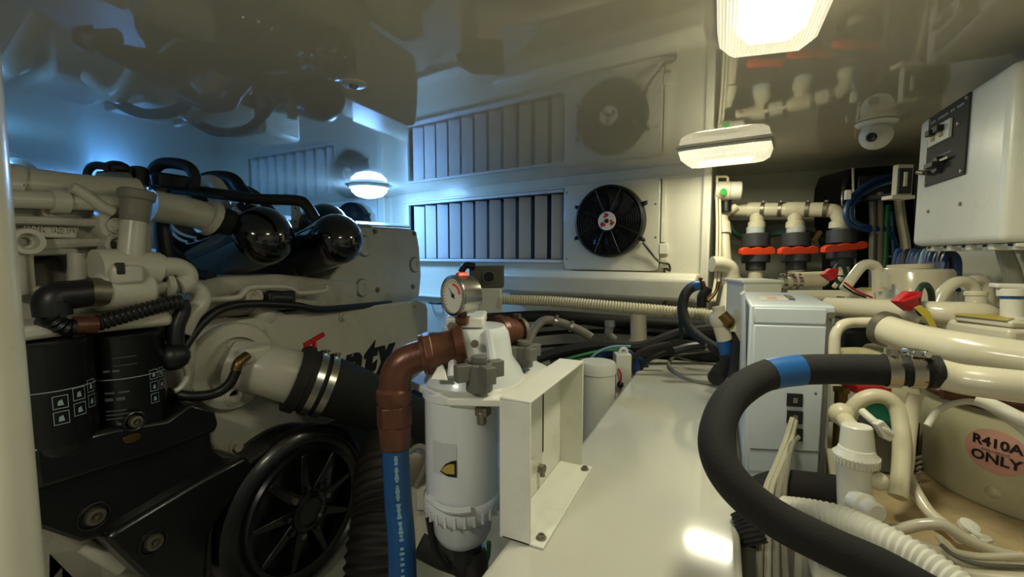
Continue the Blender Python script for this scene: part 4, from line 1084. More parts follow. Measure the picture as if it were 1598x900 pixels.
# ================================================================ BRACKET ON THE LEDGE
br = thing('mounting_bracket', 'white welded box bracket bolted to the ledge beside the filter', 'bracket', (-0.28, 0.75, ZP))
bx0, bx1, by0, by1 = -0.311, -0.257, 0.605, 0.896
ztb = P(826, 630, .6631).z
q = MB()
def slab(x0, x1, y0, y1, z0, z1): q.box(((x0 + x1) / 2, (y0 + y1) / 2, (z0 + z1) / 2), (x1 - x0, y1 - y0, z1 - z0))
q = MB(); slab(bx0, bx1, by0, by0 + .004, ZP + 0.0005, ztb - .0042); build(q, 'near_plate', 'white', br, bevel=.001)
q = MB(); slab(bx0, bx1, by1 - .004, by1, ZP + 0.0045, ztb - .0042); build(q, 'far_plate', 'white', br, bevel=.001)
q = MB(); slab(bx0, bx1, by0, by1, ztb - .004, ztb); build(q, 'top_plate', 'white', br, bevel=.001)
q = MB(); slab(bx0, bx0 + .004, by0 + .0042, by1 - .0042, ZP + 0.0005, ztb - .0042); build(q, 'web', 'white', br, bevel=.001)
q = MB(); slab(bx0 + .0045, -0.2345, by0 - 0.0, by1 + .0, ZP + 0.0005, ZP + .0045); build(q, 'foot_flange', 'white', br, bevel=.001)
q = MB(); slab(bx0 + .0042, bx0 + .0052, by0 + .055, by0 + .175, ZP + .045, ztb - .012); build(q, 'access_panel', 'gel', br)
q = MB(); slab(bx0 + .0042, bx0 + .0056, by0 + .178, by0 + .182, ZP + .07, ztb - .012); build(q, 'slot', 'ink', br)
for yy in (by0 + .02, by1 - .02):
    q = MB(); p = Vector((-0.246, yy, ZP + .0046)); q.lathe(p, Z3, [(0, 0), (.0085, 0), (.0085, .0015), (.006, .002), (.0058, .006), (.0035, .006), (.003, .004), (0, .004)], 24); build(q, 'bolt', 'dull', br)
for yy, zz in ((by0 + .03, ztb - .02), (by0 + .15, ztb - .02), (by0 + .03, ZP + .055), (by0 + .235, ztb - .02)):
    q = MB(); q.lathe((bx0 + .0056, yy, zz), X3, [(0, 0), (.0035, 0), (.003, .003), (0, .003)], 12); build(q, 'rivet', 'dull', br)
q = MB(); q.lathe((bx0 + .0042, by0 + .16, ZP + .045), X3, [(0, 0), (.009, 0), (.009, .012), (.006, .014), (0, .014)], 8); q.cyl((bx0 + .012, by0 + .16, ZP + .03), (bx0 + .012, by0 + .16, ZP + .045), .005, seg=8); build(q, 'hex_stud', 'dull', br)

# ================================================================ RIGHT SIDE: RECESS WITH VALVES
def pc(*a): return [P(*t) for t in a]
mf = thing('pipe_manifold', 'cream pvc pipe manifold with three tees behind the red valves', 'pipe', P(1240, 330, 2.05))
mp = pc((1146, 327, 2.16), (1182, 328, 2.12), (1242, 327, 2.02), (1290, 328, 1.94), (1304, 330, 1.92), (1311, 340, 1.91), (1312, 350, 1.91))
build(MB().tube(mp, 0.030, 20), 'header_pipe', 'pvc', mf)
for x, d in ((1182, 2.12), (1242, 2.02)):
    q = MB(); q.cyl(P(x, 326, d), P(x, 362, d), 0.031); q.lathe(P(x, 345, d), -Z3, [(0.03, 0), (0.037, 0.004), (0.039, 0.03), (0.03, 0.034)], 28); build(q, 'tee_branch', 'pvc', mf)
    q = MB(); q.cyl(P(x - 15, 327, d + .02), P(x + 15, 327, d - .02), 0.036); build(q, 'tee_body', 'pvc', mf)
q = MB(); q.lathe(P(1311, 345, 1.91), -Z3, [(0.03, 0), (0.037, 0.004), (0.039, 0.03), (0.03, 0.034)], 28); build(q, 'elbow_socket', 'pvc', mf)
for x, d in ((1192, 2.10), (1219, 2.06), (1261, 1.985), (1289, 1.94)): clamp(mf, P(x, 327, d), mp[3] - mp[1], 0.033, 0.016, 'dull')
for x, d in ((1205, 2.08), (1275, 1.965)):
    q = MB().cyl(P(x - 10, 327, d + .015), P(x + 10, 327, d - .015), 0.033); build(q, 'cream_sleeve', 'creampipe', mf)
q = MB(); q.prism(pc((1140, 344, 2.35), (1300, 340, 2.12), (1300, 362, 2.12), (1140, 364, 2.35)), (0, 0.02, 0)); tag(build(q, 'backing_strip', 'greyplas', None), 'grey strip on the recess wall behind the pipe tees', 'strip')
def valve(x, yh, d, hw, tilt, label, yb, hs_=-6):
    t = thing('ball_valve', label, 'valve', P(x, yb, d), 'ball valves under the pipe tees')
    s = d / FPX
    def c(y0, y1, r, m, nm, **k):
        q = MB().cyl(P(x, y0, d), P(x, y1, d), r * s, seg=k.get('seg', 28), bev=0.003); return build(q, nm, m, t)
    c(yh - 38, yh - 20, 13, 'glassy', 'upper_union')
    c(yh - 27, yh - 6, 20, 'darkgrey', 'upper_nut', seg=16)
    q = MB().ball(P(x, yh + 3, d), 17 * s, 20); build(q, 'valve_body', 'darkgrey', t)
    c(yh + 6, yh + 18, 20, 'darkgrey', 'lower_nut', seg=16)
    c(yh + 16, yh + 30, 14, 'darkgrey', 'lower_union')
    c(yh + 28, yh + 44, 11, 'pvc', 'tail_pipe')
    u = (RGT + Vector((0, 0, tilt))).normalized()
    o = P(x + hs_, yh, d) - Vector((FWD.x, FWD.y, 0)) * 19 * s
    L = hw * s
    q = MB()
    path = [o - u * L, o - u * L * 0.6, o, o + u * L * .6, o + u * L]
    pl = []
    for i in range(17):
        f = -1 + 2 * i / 16
        hgt = (5.5 + 1.2 * math.cos(f * 9)) * s
        pl.append(o + u * L * f + Z3 * hgt * (0.75 if abs(f) > .97 else 1))
    for i in range(16, -1, -1):
        f = -1 + 2 * i / 16
        pl.append(o + u * L * f - Z3 * 5.5 * s * (0.75 if abs(f) > .97 else 1))
    q.prism(pl, Vector((FWD.x, FWD.y, 0)).normalized() * 0.03)
    build(q, 'handle', 'orange', t, bevel=.003)
    q = MB().cyl(o + Vector((FWD.x, FWD.y, 0)) * .03, P(x, yh + 3, d), 8 * s); build(q, 'stem', 'darkgrey', t)
    return t
valve(1180, 392, 2.12, 26, 0.02, 'leftmost ball valve with straight red orange handle', 436)
valve(1243, 391, 2.02, 29, 0.04, 'middle ball valve with red orange handle under the pipe tee', 434)
valve(1314, 386, 1.91, 33, 0.11, 'rightmost ball valve with tilted red orange handle beside the black case', 430)
cable('dark green hose strung behind the valve necks', pc((1138, 345, 2.2), (1146, 362, 2.2), (1165, 370, 2.2), (1200, 366, 2.18), (1240, 362, 2.1), (1275, 368, 2.04), (1292, 378, 2.02), (1300, 390, 2.0)), 0.015, 'dkgreen', 'hose', 'green_hose')
q = MB(); q.box(P(1275, 369, 2.0), (.02, .03, .05), Matrix.Rotation(.5, 3, 'Y')); q.cyl(P(1282, 361, 2.), P(1270, 378, 2.), .008); tag(build(q, 'wing_clip', 'brass'), 'small brass clip on the dark green hose between two valves', 'clip')
# white end pipe with green dot
wp_ = thing('capped_pipe', 'short white pipe stub with green dot sticker at the top of the recess', 'pipe', P(1138, 310, 2.1))
build(MB().cyl(P(1117, 298, 2.12), P(1158, 297, 2.08), 0.043, seg=30, bev=.004), 'pipe', 'whiteplas', wp_)
build(MB().cyl(P(1120, 298, 2.115), P(1140, 298, 2.095), 0.046, seg=30, bev=.003), 'collar', 'pvc', wp_)
dp = P(1130, 299, 2.053)
build(MB().lathe(dp, -FWD, [(0, 0), (0.016, 0), (0.016, .001), (0, .001)], 20), 'green_dot', 'greendot', wp_)
q = MB(); q.cyl(P(1120, 286, 2.1), P(1120, 274, 2.1), 0.006); q.tube(pc((1118, 276, 2.1), (1135, 276, 2.08), (1137, 284, 2.08)), 0.006, 8); build(q, 'hook_bracket', 'pvc', wp_)
sp_ = thing('standing_pipe', 'cream plastic pipe running down the left edge of the recess', 'pipe', P(1133, 440, 2.05))
build(MB().tube(pc((1128, 338, 2.15), (1130, 360, 2.13), (1132, 390, 2.1), (1134, 412, 2.08)), 0.026, 18), 'pipe', 'pvc', sp_)
build(MB().cyl(P(1129, 348, 2.14), P(1131, 366, 2.12), 0.033), 'coupling', 'pvc', sp_)
build(MB().cyl(P(1126, 338, 2.15), P(1150, 322, 2.13), 0.02), 'branch', 'pvc', sp_)
build(MB().tube(pc((1112, 412, 2.0), (1128, 413, 2.0), (1140, 420, 2.0), (1143, 440, 2.0)), 0.036, 20), 'elbow', 'creampipe', sp_)
build(MB().cyl(P(1143, 432, 2.0), P(1143, 446, 2.0), 0.042), 'elbow_socket', 'pvc', sp_)
q = MB(); q.cyl(P(1134, 312, 2.12), P(1134, 330, 2.12), 0.024); build(q, 'dark_union', 'dark', sp_)
q = MB(); q.cyl(P(1140, 448, 1.98), P(1130, 500, 1.9), 0.028); tag(build(q, 'lower_pipe', 'pvc'), 'cream pipe slanting down behind the cream valve', 'pipe')
for i, (x, lb) in enumerate(((1119, 'thin white tube hugging the pilaster edge'), (1124, 'second thin tube beside the pilaster edge'))):
    cable(lb, pc((x, 300, 2.1), (x + 1, 360, 2.08), (x - 1, 430, 2.0), (x - 8, 470, 1.9)), 0.006, 'pvc', 'tube', 'thin_tube')
# hoses and cream valve at the end of the ledge
h3 = thing('tapped_hose', 'black hose arching over the ledge end with light blue tape', 'hose', P(1100, 540, 1.6))
build(MB().tube(pc((1098, 444, 1.75), (1083, 447, 1.75), (1070, 460, 1.74), (1066, 485, 1.72), (1078, 512, 1.68), (1100, 532, 1.62), (1132, 552, 1.55)), 0.0195, 16), 'tube', 'rubber', h3)
build(MB().tube(pc((1078, 450, 1.75), (1084, 446.5, 1.75), (1091, 445, 1.75)), 0.0205, 16), 'tape', 'bluetape', h3)
clamp(h3, P(1096, 444, 1.75), P(1098, 444, 1.75) - P(1083, 447, 1.75), 0.0205, .012, 'copper')
cable('second shorter black hose beside the arching one', pc((1106, 450, 1.78), (1097, 462, 1.78), (1096, 480, 1.78)), 0.019, 'rubber', 'hose', 'short_hose', seg=12)
cable('tan tube slanting above the black hose arch', pc((1122, 440, 1.8), (1118, 455, 1.78), (1105, 470, 1.75)), .007, 'brass', 'tube', 'tan_tube')
cv = thing('cream_valve', 'cream and tan plastic valve above a blue taped hose end', 'valve', P(1132, 545, 1.5))
q = MB(); q.ball(P(1124, 498, 1.5), 0.034, 20, (1, 1, 1.1)); q.cyl(P(1123, 484, 1.5), P(1122, 478, 1.5), .02); q.cyl(P(1124, 505, 1.5), P(1132, 530, 1.5), 0.024, 0.026); build(q, 'body', 'creampipe', cv)
q = MB(); q.cyl(P(1128, 490, 1.47), P(1140, 503, 1.46), 0.018); q.ball(P(1138, 503, 1.47), .02, 12); build(q, 'tan_fitting', 'brass', cv)
q = MB(); q.cyl(P(1130, 531, 1.5), P(1138, 556, 1.5), 0.024); build(q, 'blue_tape', 'bluetape', cv)
q = MB(); q.tube(pc((1138, 556, 1.5), (1136, 568, 1.48), (1126, 578, 1.44), (1118, 590, 1.4)), 0.026, 14); build(q, 'black_elbow', 'rubber', cv)
q = MB(); q.cyl(P(1140, 508, 1.5), P(1150, 506, 1.48), .008); q.box(P(1145, 512, 1.48), (.02, .02, .02)); build(q, 'side_tap', 'pvc', cv)
cable('black hose dropping behind the white control box', pc((1150, 480, 1.6), (1152, 520, 1.5), (1150, 570, 1.4), (1146, 600, 1.3)), 0.02, 'rubber', 'hose', 'short_hose', seg=12)
cable('thin wire trailing over the ledge', pc((1042, 545, 1.95), (1055, 556, 1.85), (1090, 565, 1.75), (1130, 572, 1.68)), 0.003, 'greyplas')
cable('grey tube curving over the ledge end', pc((1130, 545, 1.9), (1060, 555, 1.95), (1045, 570, 1.78), (1075, 592, 1.6), (1130, 600, 1.52)), 0.006, 'greytrap')
q = MB(); q.cyl(P(1100, 540, 1.6), P(1110, 541, 1.6), .014); tag(build(q, 'steel_clip', 'steel'), 'small steel clip on the black sleeve at the ledge end', 'clip')

# black moulded case with cables
bl = thing('black_case', 'tall rounded black case at the back right of the recess', 'case', P(1370, 440, 1.8))
bd = 1.95
poly = [P(x, y, bd) for x, y in ((1330, 262), (1326, 266), (1318, 285), (1316, 310), (1318, 350), (1324, 372), (1330, 400), (1332, 470), (1430, 470), (1430, 255))]
build(MB().prism(poly, Vector((FWD.x, FWD.y, 0)) * 0.2), 'shell', 'satin', bl, bevel=.012)
build(MB().cyl(P(1332, 262, 1.93), P(1336, 440, 1.93), 0.005), 'edge_rod', 'pvc', bl)
q = MB(); q.box(P(1365, 290, 1.9), (0.12, .03, .09)); build(q, 'terminal_block', 'dark', bl, bevel=.004)
wires = [
 ('blue cable looping widest round the black case', [(1405, 272), (1370, 280), (1340, 298), (1322, 325), (1326, 348), (1350, 358), (1385, 360), (1400, 385)], .011, 'bluewire'),
 ('blue cable looping inside the widest one', [(1400, 277), (1372, 287), (1346, 302), (1330, 326), (1334, 345), (1360, 354), (1390, 356)], .009, 'bluewire'),
 ('pale blue cable in the loop by the black case', [(1402, 282), (1368, 292), (1342, 308), (1326, 332), (1338, 350), (1352, 352)], .006, 'ltwire'),
 ('green hose standing in front of the black case', [(1386, 320), (1384, 350), (1382, 400), (1380, 450)], .012, 'greenwire'),
 ('slim blue cable right of the green hose', [(1392, 330), (1394, 370), (1396, 410), (1400, 450)], .009, 'bluewire'),
 ('cream pipe leaning right of the green hose', [(1404, 312), (1408, 345), (1414, 380), (1418, 440)], .018, 'pvc'),
 ('grey pipe standing left of the green hose', [(1362, 305), (1363, 350), (1362, 400), (1362, 450)], .012, 'greyplas'),
 ('grey brown pipe behind the cream leaning pipe', [(1374, 300), (1374, 350), (1372, 450)], .012, 'capgrey'),
 ('pale cable tie crossing the green hose', [(1365, 364), (1385, 361), (1392, 360)], .005, 'ltwire'),
 ('lower pale cable tie across the hoses', [(1370, 402), (1390, 400), (1412, 401)], .005, 'ltwire')]
for lb, pts, r, m in wires: cable(lb, [P(x, y, 1.84) for x, y in pts], r, m)
q = MB(); q.box(P(1324, 304, 1.83), (.022, .02, .04)); tag(build(q, 'cable_clip', 'whiteplas', None, bevel=.003), 'small white clip on the blue cable loop', 'clip')
jb = thing('junction_box', 'small cream bracketed junction box left of the electrical box', 'box', P(1408, 305, 1.6))
q = MB(); cam_box(q, 1403, 1428, 256, 308, 1.62, .025); build(q, 'case', 'pvc', jb, bevel=.004)
q = MB(); cam_box(q, 1406, 1426, 262, 301, 1.612, .01); build(q, 'dark_front', 'dark', jb, bevel=.002)
q = MB(); cam_box(q, 1414, 1418, 268, 290, 1.604, .008); build(q, 'inner_strip', 'pvc', jb)
q = MB(); cam_box(q, 1394, 1430, 304, 310, 1.60, .05); build(q, 'base_lip', 'pvc', jb, bevel=.003)
q = MB(); cam_box(q, 1410, 1424, 298, 304, 1.645, .30); build(q, 'support_arm', 'dark', jb)
# blue cable loops under the electrical box
for i in range(12):
    x0 = 1396 + i * 7; dd = 1.55 - 0.03 * i
    m = 'bluewire' if i % 4 != 2 else ('ltwire' if i % 3 == 0 else 'dark')
    lb = ['leftmost', 'second from left', 'third from left', 'fourth from left', 'fifth from left', 'sixth from left', 'seventh from left', 'eighth from left', 'ninth from left', 'tenth from left', 'eleventh from left', 'rightmost'][i] + ' of the twelve hanging cable loops under the electrical box'
    w_ = 9 + (i * 5 % 7)
    cable(lb, pc((x0, 455, dd), (x0 - 2, 425, dd), (x0 + 4, 396 + (i * 3 % 6), dd), (x0 + w_, 390 + (i * 5 % 7), dd), (x0 + w_ + 8, 410, dd), (x0 + w_ + 6 , 455, dd)), .007 + .001 * (i % 3), m, group='hanging cable loops')

# ================================================================ DOME CAMERA
cc = K(1369, 190)
dc = thing('dome_camera', 'white security dome camera on the ceiling by the electrical box', 'camera', cc)
build(MB().lathe(cc - Z3 * .001, -Z3, [(0, 0), (.058, 0), (.060, .003), (.056, .009), (.045, .013), (0, .013)], 40), 'mount', 'whiteplas', dc)
bc_ = cc - Z3 * 0.045
build(MB().ball(bc_, 0.047, 28), 'ball', 'whiteplas', dc)
ld = (CAM - bc_).normalized(); ld = (ld - RGT * .35 - Z3 * 0.15).normalized()
build(MB().lathe(bc_ + ld * .035, ld, [(0, 0), (.020, 0), (.020, .014), (.016, .016), (.015, .012), (0, .012)], 28), 'lens_ring', 'whiteplas', dc)
build(MB().lathe(bc_ + ld * .0472, ld, [(0, 0), (.0145, 0), (.012, .003), (0, .004)], 24), 'lens', 'gloss', dc)
q = MB().box(bc_ + ld * .04 + Z3 * .024, (.014, .008, .004)); build(q, 'sensor_slot', 'ink', dc)

# ================================================================ ELECTRICAL BOX
XB = 0.5
A_ = PX(1444, 184, XB); B_ = PX(1566, 300, XB)
ztop = A_.z - 0.0; zbot = PX(1425, 384, XB).z
ztop = (PX(1598, 86, XB).z + PX(1450, 180, XB).z) / 2
yfar, ynear = PX(1430, 290, XB).y, B_.y
eb = thing('electrical_box', 'large white wall mounted electrical box with grey switch panel', 'box', (0.6, (yfar + ynear) / 2, zbot))
q = MB(); q.box(((XB + .68) / 2, (yfar + ynear) / 2, (ztop + zbot) / 2), (.18, yfar - ynear, ztop - zbot)); build(q, 'cover', 'white', eb, bevel=.016, segs=4)
q = MB(); q.box((.692, (yfar + ynear) / 2 - .0, (ztop + zbot) / 2), (.03, yfar - ynear + .02, ztop - zbot + .012)); build(q, 'back_case', 'white', eb, bevel=.004)
q = MB()
for i in range(9):
    y = ynear + .03 + i * (yfar - ynear - .06) / 8
    q.box((XB + .055, y, zbot - .008), (.05 + .02 * (i % 2), .022, .014))
q.box((XB + .1, (ynear + yfar) / 2, zbot - .005), (.14, yfar - ynear - .02, .008)); build(q, 'bottom_tabs', 'whiteplas', eb, bevel=.002)
pts = [PX(1452, 186, XB - .001), PX(1518, 142, XB - .001), PX(1508, 272, XB - .001), PX(1447, 291, XB - .001)]
py0, py1 = (pts[1].y + pts[2].y) / 2, (pts[0].y + pts[3].y) / 2
pz0, pz1_ = (pts[2].z + pts[3].z) / 2, (pts[0].z + pts[1].z) / 2
q = MB(); q.box((XB - .0025, (py0 + py1) / 2, (pz0 + pz1_) / 2), (.004, py1 - py0, pz1_ - pz0)); pn = build(q, 'switch_panel', 'panelgrey', eb, bevel=.001)
def pp(fu, fv, off=.006): return Vector((XB - off, py1 + (py0 - py1) * fu, pz0 + (pz1_ - pz0) * fv))
def ppb(u0, u1, v0, v1, th, name, m, par=pn, off=.0047, bv=.001):
    a, b = pp(u0, v0), pp(u1, v1); q = MB(); q.box((XB - off - th / 2, (a.y + b.y) / 2, (a.z + b.z) / 2), (th, abs(a.y - b.y), abs(a.z - b.z))); return build(q, name, m, par, bevel=bv)
ppb(.10, .66, .55, .80, .006, 'breaker_plate', 'whiteplas')
for u in (.2, .42): ppb(u, u + .12, .68, .76, .014, 'breaker_toggle', 'ink', off=.0107)
for u in (.22, .44): ppb(u, u + .07, .61, .67, .004, 'breaker_mark', 'gold', off=.0107)
q = MB(); q.lathe(pp(.42, .24, .0047), -X3, [(0, 0), (.022, 0), (.02, .012), (0, .012)], 24); q.box(pp(.42, .24, .022), (.014, .05, .012)); build(q, 'rotary_knob', 'ink', pn, bevel=.001)
q = MB(); q.box(pp(.28, .24, .012), (.004, .05, .006)); q.box(pp(.6, .28, .012), (.004, .05, .006)); build(q, 'lever', 'dull', pn)
for u, v in ((.05, .05), (.95, .05), (.05, .95), (.95, .95), (.8, .68)):
    q = MB().lathe(pp(u, v, .0047), -X3, [(0, 0), (.005, 0), (.004, .003), (0, .003)], 12); build(q, 'screw', 'dull', pn)
q = MB()
for i in range(16):
    if i in (3, 9, 12): continue
    a, b = pp(.08 + .052 * i, .885), pp(.08 + .052 * i + .034, .915)
    q.box((XB - .0052, (a.y + b.y) / 2, (a.z + b.z) / 2), (.0006, abs(a.y - b.y), abs(a.z - b.z)))
for i in range(8):
    a, b = pp(.3 + .05 * i, .36), pp(.3 + .05 * i + .03, .375)
    q.box((XB - .0052, (a.y + b.y) / 2, (a.z + b.z) / 2), (.0006, abs(a.y - b.y), abs(a.z - b.z)))
build(q, 'panel_print', 'inkw', pn)
q = MB(); q.tube([PX(1438, 268, XB - .004), PX(1434, 269, XB - .02), PX(1444, 270, XB - .02)], .006, 8); build(q, 'latch', 'dull', eb)
for x, y in ((1450, 330), (1500, 318)):
    q = MB().lathe(PX(x, y, XB - .0002), -X3, [(0, 0), (.005, 0), (.004, .003), (0, .003)], 10); build(q, 'screw', 'dull', eb)
cable('grey cable bundle hanging below the electrical box', pc((1566, 383, .96), (1573, 402, .96), (1583, 428, .96), (1592, 475, .97)), .0135, 'greytrap', name='cable_bundle', seg=14)
cable('thinner grey cable beside the bundle under the electrical box', pc((1560, 383, .98), (1564, 400, .98), (1573, 430, .98), (1580, 475, .99)), .008, 'greytrap', seg=12)

# ================================================================ WHITE CONTROL BOX
cb = thing('control_box', 'white plastic control box with three dark square sockets', 'box', (.12, 1.05, .664))
fl_, fr_ = P(1168, 600, .945), P(1290, 600, .915)
zt5 = P(1230, 478, .93).z; zb5 = .648
dy = Vector((0.0, .36, 0))
def vprism(mb, a, b, z0, z1, v): return mb.prism([Vector((a.x, a.y, z0)), Vector((b.x, b.y, z0)), Vector((b.x, b.y, z1)), Vector((a.x, a.y, z1))], v)
fu = (fr_ - fl_); fu.z = 0; fun = fu.normalized(); fnr = Vector((fun.y, -fun.x, 0))
if fnr.dot(CAM - fl_) < 0: fnr = -fnr
back = -fnr * .02
q = MB(); vprism(q, fl_ - fun * 0.003, fr_ + fun * .010, zb5, zt5 + .004, dy); build(q, 'case', 'boxplas', cb, bevel=.005)
zs = P(1230, 505, .93).z
q = MB(); vprism(q, fl_ + fun * .006 + fnr * .003, fr_ - fun * .006 + fnr * .003, zs + .001, zt5 - .002, back); build(q, 'upper_cover', 'boxplas', cb, bevel=.003)
q = MB(); vprism(q, fl_ + fun * .006 + fnr * .003, fr_ - fun * .006 + fnr * .003, zb5 + .03, zs - .002, back); fcv = build(q, 'front_cover', 'boxplas', cb, bevel=.003)
q = MB(); vprism(q, fr_ - fun * .005 + fnr * .004, fr_ + fun * .002 + fnr * .004, zb5 + .02, zt5 - .01, back); build(q, 'side_channel', 'greyplas', cb)
W_ = fu.length
def fpt(px, py): 
    return PL(px, py, fl_ + fnr * .0035, fnr)
for y in (624, 651, 678):
    a, b = fpt(1229, y - 11), fpt(1252, y + 10)
    q = MB().prism([Vector((a.x, a.y, a.z)), Vector((b.x, b.y, a.z)), Vector((b.x, b.y, b.z)), Vector((a.x, a.y, b.z))], fnr * .004); so = build(q, 'socket', 'ink', cb)
    q = MB(); m_ = (a + b) / 2; q.box(m_ + fnr * .005, (.008, .006, .010)); build(q, 'socket_latch', 'greyplas', so)
a, b = fpt(1168, 700), fpt(1290, 708)
q = MB().prism([fpt(1172, 699), fpt(1284, 704), fpt(1284, 705.5), fpt(1172, 700.5)], fnr * .001); build(q, 'seam', 'greyplas', fcv)
for x, y in ((1196, 610), (1274, 614), (1182, 466)):
    if y > 500:
        q = MB().lathe(fpt(x, y), fnr, [(0, 0), (.003, 0), (0, .001)], 10); build(q, 'screw', 'greyplas', fcv)
q = MB(); q.cyl(fr_ * 1 + Vector((0, 0, zt5 - fr_.z - .02)) + fnr * .006, fr_ + Vector((0, 0, zt5 - fr_.z - .008)) + fnr * .006, .005); build(q, 'latch_screw', 'dull', cb)
zt6 = zt5 + .0045
q = MB(); q.prism([PZ(1185, 462, zt6), PZ(1228, 462, zt6), PZ(1232, 468, zt6), PZ(1188, 468, zt6)], (0, 0, .0006)); lb_ = build(q, 'top_label', 'white', cb)
q = MB(); q.prism([PZ(1198, 463, zt6 + .0007), PZ(1212, 463, zt6 + .0007), PZ(1214, 467, zt6 + .0007), PZ(1198, 467, zt6 + .0007)], (0, 0, .0003)); build(q, 'label_mark', 'pink', lb_)
q = MB(); q.prism([PZ(1224, 461, zt6 + .0007), PZ(1236, 463, zt6 + .0007), PZ(1242, 468, zt6 + .0007), PZ(1232, 467, zt6 + .0007)], (0, 0, .003)); build(q, 'grey_catch', 'greyplas', cb)
c2 = thing('relay_box', 'smaller white box standing behind the control box', 'box', P(1190, 460, 1.42))
q = MB(); cam_box(q, 1163, 1222, 438, 470, 1.42, .12)
for v in q.v:
    if v.z < P(1190, 460, 1.42).z: v.z = .69
build(q, 'case', 'whiteplas', c2, bevel=.004)
q = MB(); cam_box(q, 1160, 1225, 437, 442, 1.415, .13); build(q, 'lid', 'white', c2, bevel=.003)
q = MB(); q.prism([P(1157, 460, .99), P(1164, 455, .97), P(1166, 640, .95), P(1158, 600, .97)], (0, .05, 0)); build(q, 'side_bracket', 'white', cb)
# flat cables hanging from the sockets
for i, (lb, x0, y0, xs, m) in enumerate((
  ('left grey flat cable hanging from the sockets', 1238, 652, (1226, 1212, 1196, 1188, 1184), 'strap'),
  ('middle grey flat cable hanging from the sockets', 1242, 655, (1234, 1220, 1204, 1200, 1198), 'strap'),
  ('right grey flat cable hanging from the sockets', 1246, 682, (1238, 1228, 1216, 1212, 1212), 'greytrap'),
  ('brownish cable hanging behind the grey flat cables', 1243, 682, (1236, 1230, 1224, 1224, 1228), 'capgrey'))):
    ys = (690, 725, 765, 830, 925)
    cable(lb, [P(x0, y0, .915)] + [P(x, y, (.895, .84, .79, .75, .69)[k]) for k, (x, y) in enumerate(zip(xs, ys))], .0055, m)

# ================================================================ INSULATED HOSE
ih = thing('insulated_hose', 'big black foam covered hose curving in a C with blue tape', 'hose', P(1110, 700, .6))
IH = pc((1402, 578, .665), (1340, 576, .685), (1250, 577, .695), (1190, 588, .69), (1142, 622, .665), (1120, 670, .63), (1123, 716, .60), (1153, 762, .575), (1210, 808, .555), (1295, 852, .53), (1375, 888, .51), (1450, 930, .49))
build(MB().tube(IH, 0.0238, 28, sub=10), 'foam_sleeve', 'foam', ih)
sp2 = spline(IH, 10)
lo, hi = None, None
seg = [p for p in sp2 if True]
def proj(p):
    v = p - CAM; return 800 + FPX * v.dot(RGT) / v.dot(FWD)
tp_ = [p for i, p in enumerate(sp2) if i < 45 and 1200 <= proj(p) <= 1254]
build(MB().tube(tp_, 0.0246, 28, raw=True), 'blue_tape', 'bluetape', ih)
axh = (IH[0] - IH[1]).normalized()
for k, off_ in enumerate((0.0, .028)):
    pcl = IH[0] + axh * (off_ - .008)
    clamp(ih, pcl, axh, .0252 - .001 * k, .016, 'steel', name='hose_clamp', up=Z3)
    q = MB()
    for j in range(10): q.ring(pcl, axh, .0268 - .001 * k, .0007, 4, 4) if False else q.box(pcl + axh * 0 - FWD * .0262 - Z3 * (.012 - .0028 * j), (.011, .0012, .0011))
    build(q, 'worm_slots', 'ink', ih)
q = MB(); q.tube([IH[0] - axh * .01, IH[0] + axh * .038], .0228, 24); build(q, 'inner_hose', 'rubber', ih)
# clamp screw housings
q = MB(); p = IH[0] + axh * .02 + Z3 * .028; q.cyl(p - axh * .0 - FWD * .02, p + FWD * .02, .006, seg=8); q.box(p, (.016, .03, .008)); build(q, 'clamp_screw', 'steel', ih, bevel=.001)
# cream pipes on the right
def pipe(lb, pts, r, m='creampipe', name='cream_pipe', extra=None, seg=24, sub=8):
    t = thing(name, lb, 'pipe', pts[0]); build(MB().tube(pts, r, seg, sub), 'pipe', m, t)
    return t
p3 = pipe('cream pipe clamped to the black foam hose, running off at right', [IH[0] + axh * .04, P(1500, 591, .63), P(1560, 599, .60), P(1660, 611, .56), P(1840, 640, .49)], .0218)
build(MB().lathe(IH[0] + axh * .034, axh, [(0, 0), (.0245, 0), (.0245, .014), (0, .014)], 32), 'black_ring', 'rubber', p3)
p2 = pipe('fattest cream pipe above the clamped one at right', pc((1378, 512, .86), (1430, 529, .79), (1500, 544, .72), (1600, 560, .66), (1680, 569, .62), (1860, 598, .54)), .028)
build(MB().cyl(P(1376, 511, .865), P(1388, 515, .85), .034), 'end_collar', 'dull', p2)
p1 = pipe('cream pipe running across behind the red handle', pc((1292, 478, 1.10), (1330, 480, 1.05), (1400, 484, .97), (1470, 488, .90), (1530, 490, .87), (1545, 500, .88)), .0235)
build(MB().cyl(P(1306, 479, 1.105), P(1316, 480, 1.095), .028), 'dark_ring', 'dkgreen', p1)
p0_ = pipe('slim cream pipe bending down beside the control box', pc((1303, 600, .9), (1303, 540, .9), (1306, 518, .9), (1318, 506, .9), (1340, 503, .9), (1385, 503, .88)), .0105, seg=16)
pz_ = pipe('cream pipe lying behind the upper red handle', pc((1230, 462, 1.35), (1300, 462, 1.3), (1360, 464, 1.25), (1420, 470, 1.2)), .018, 'pvc')
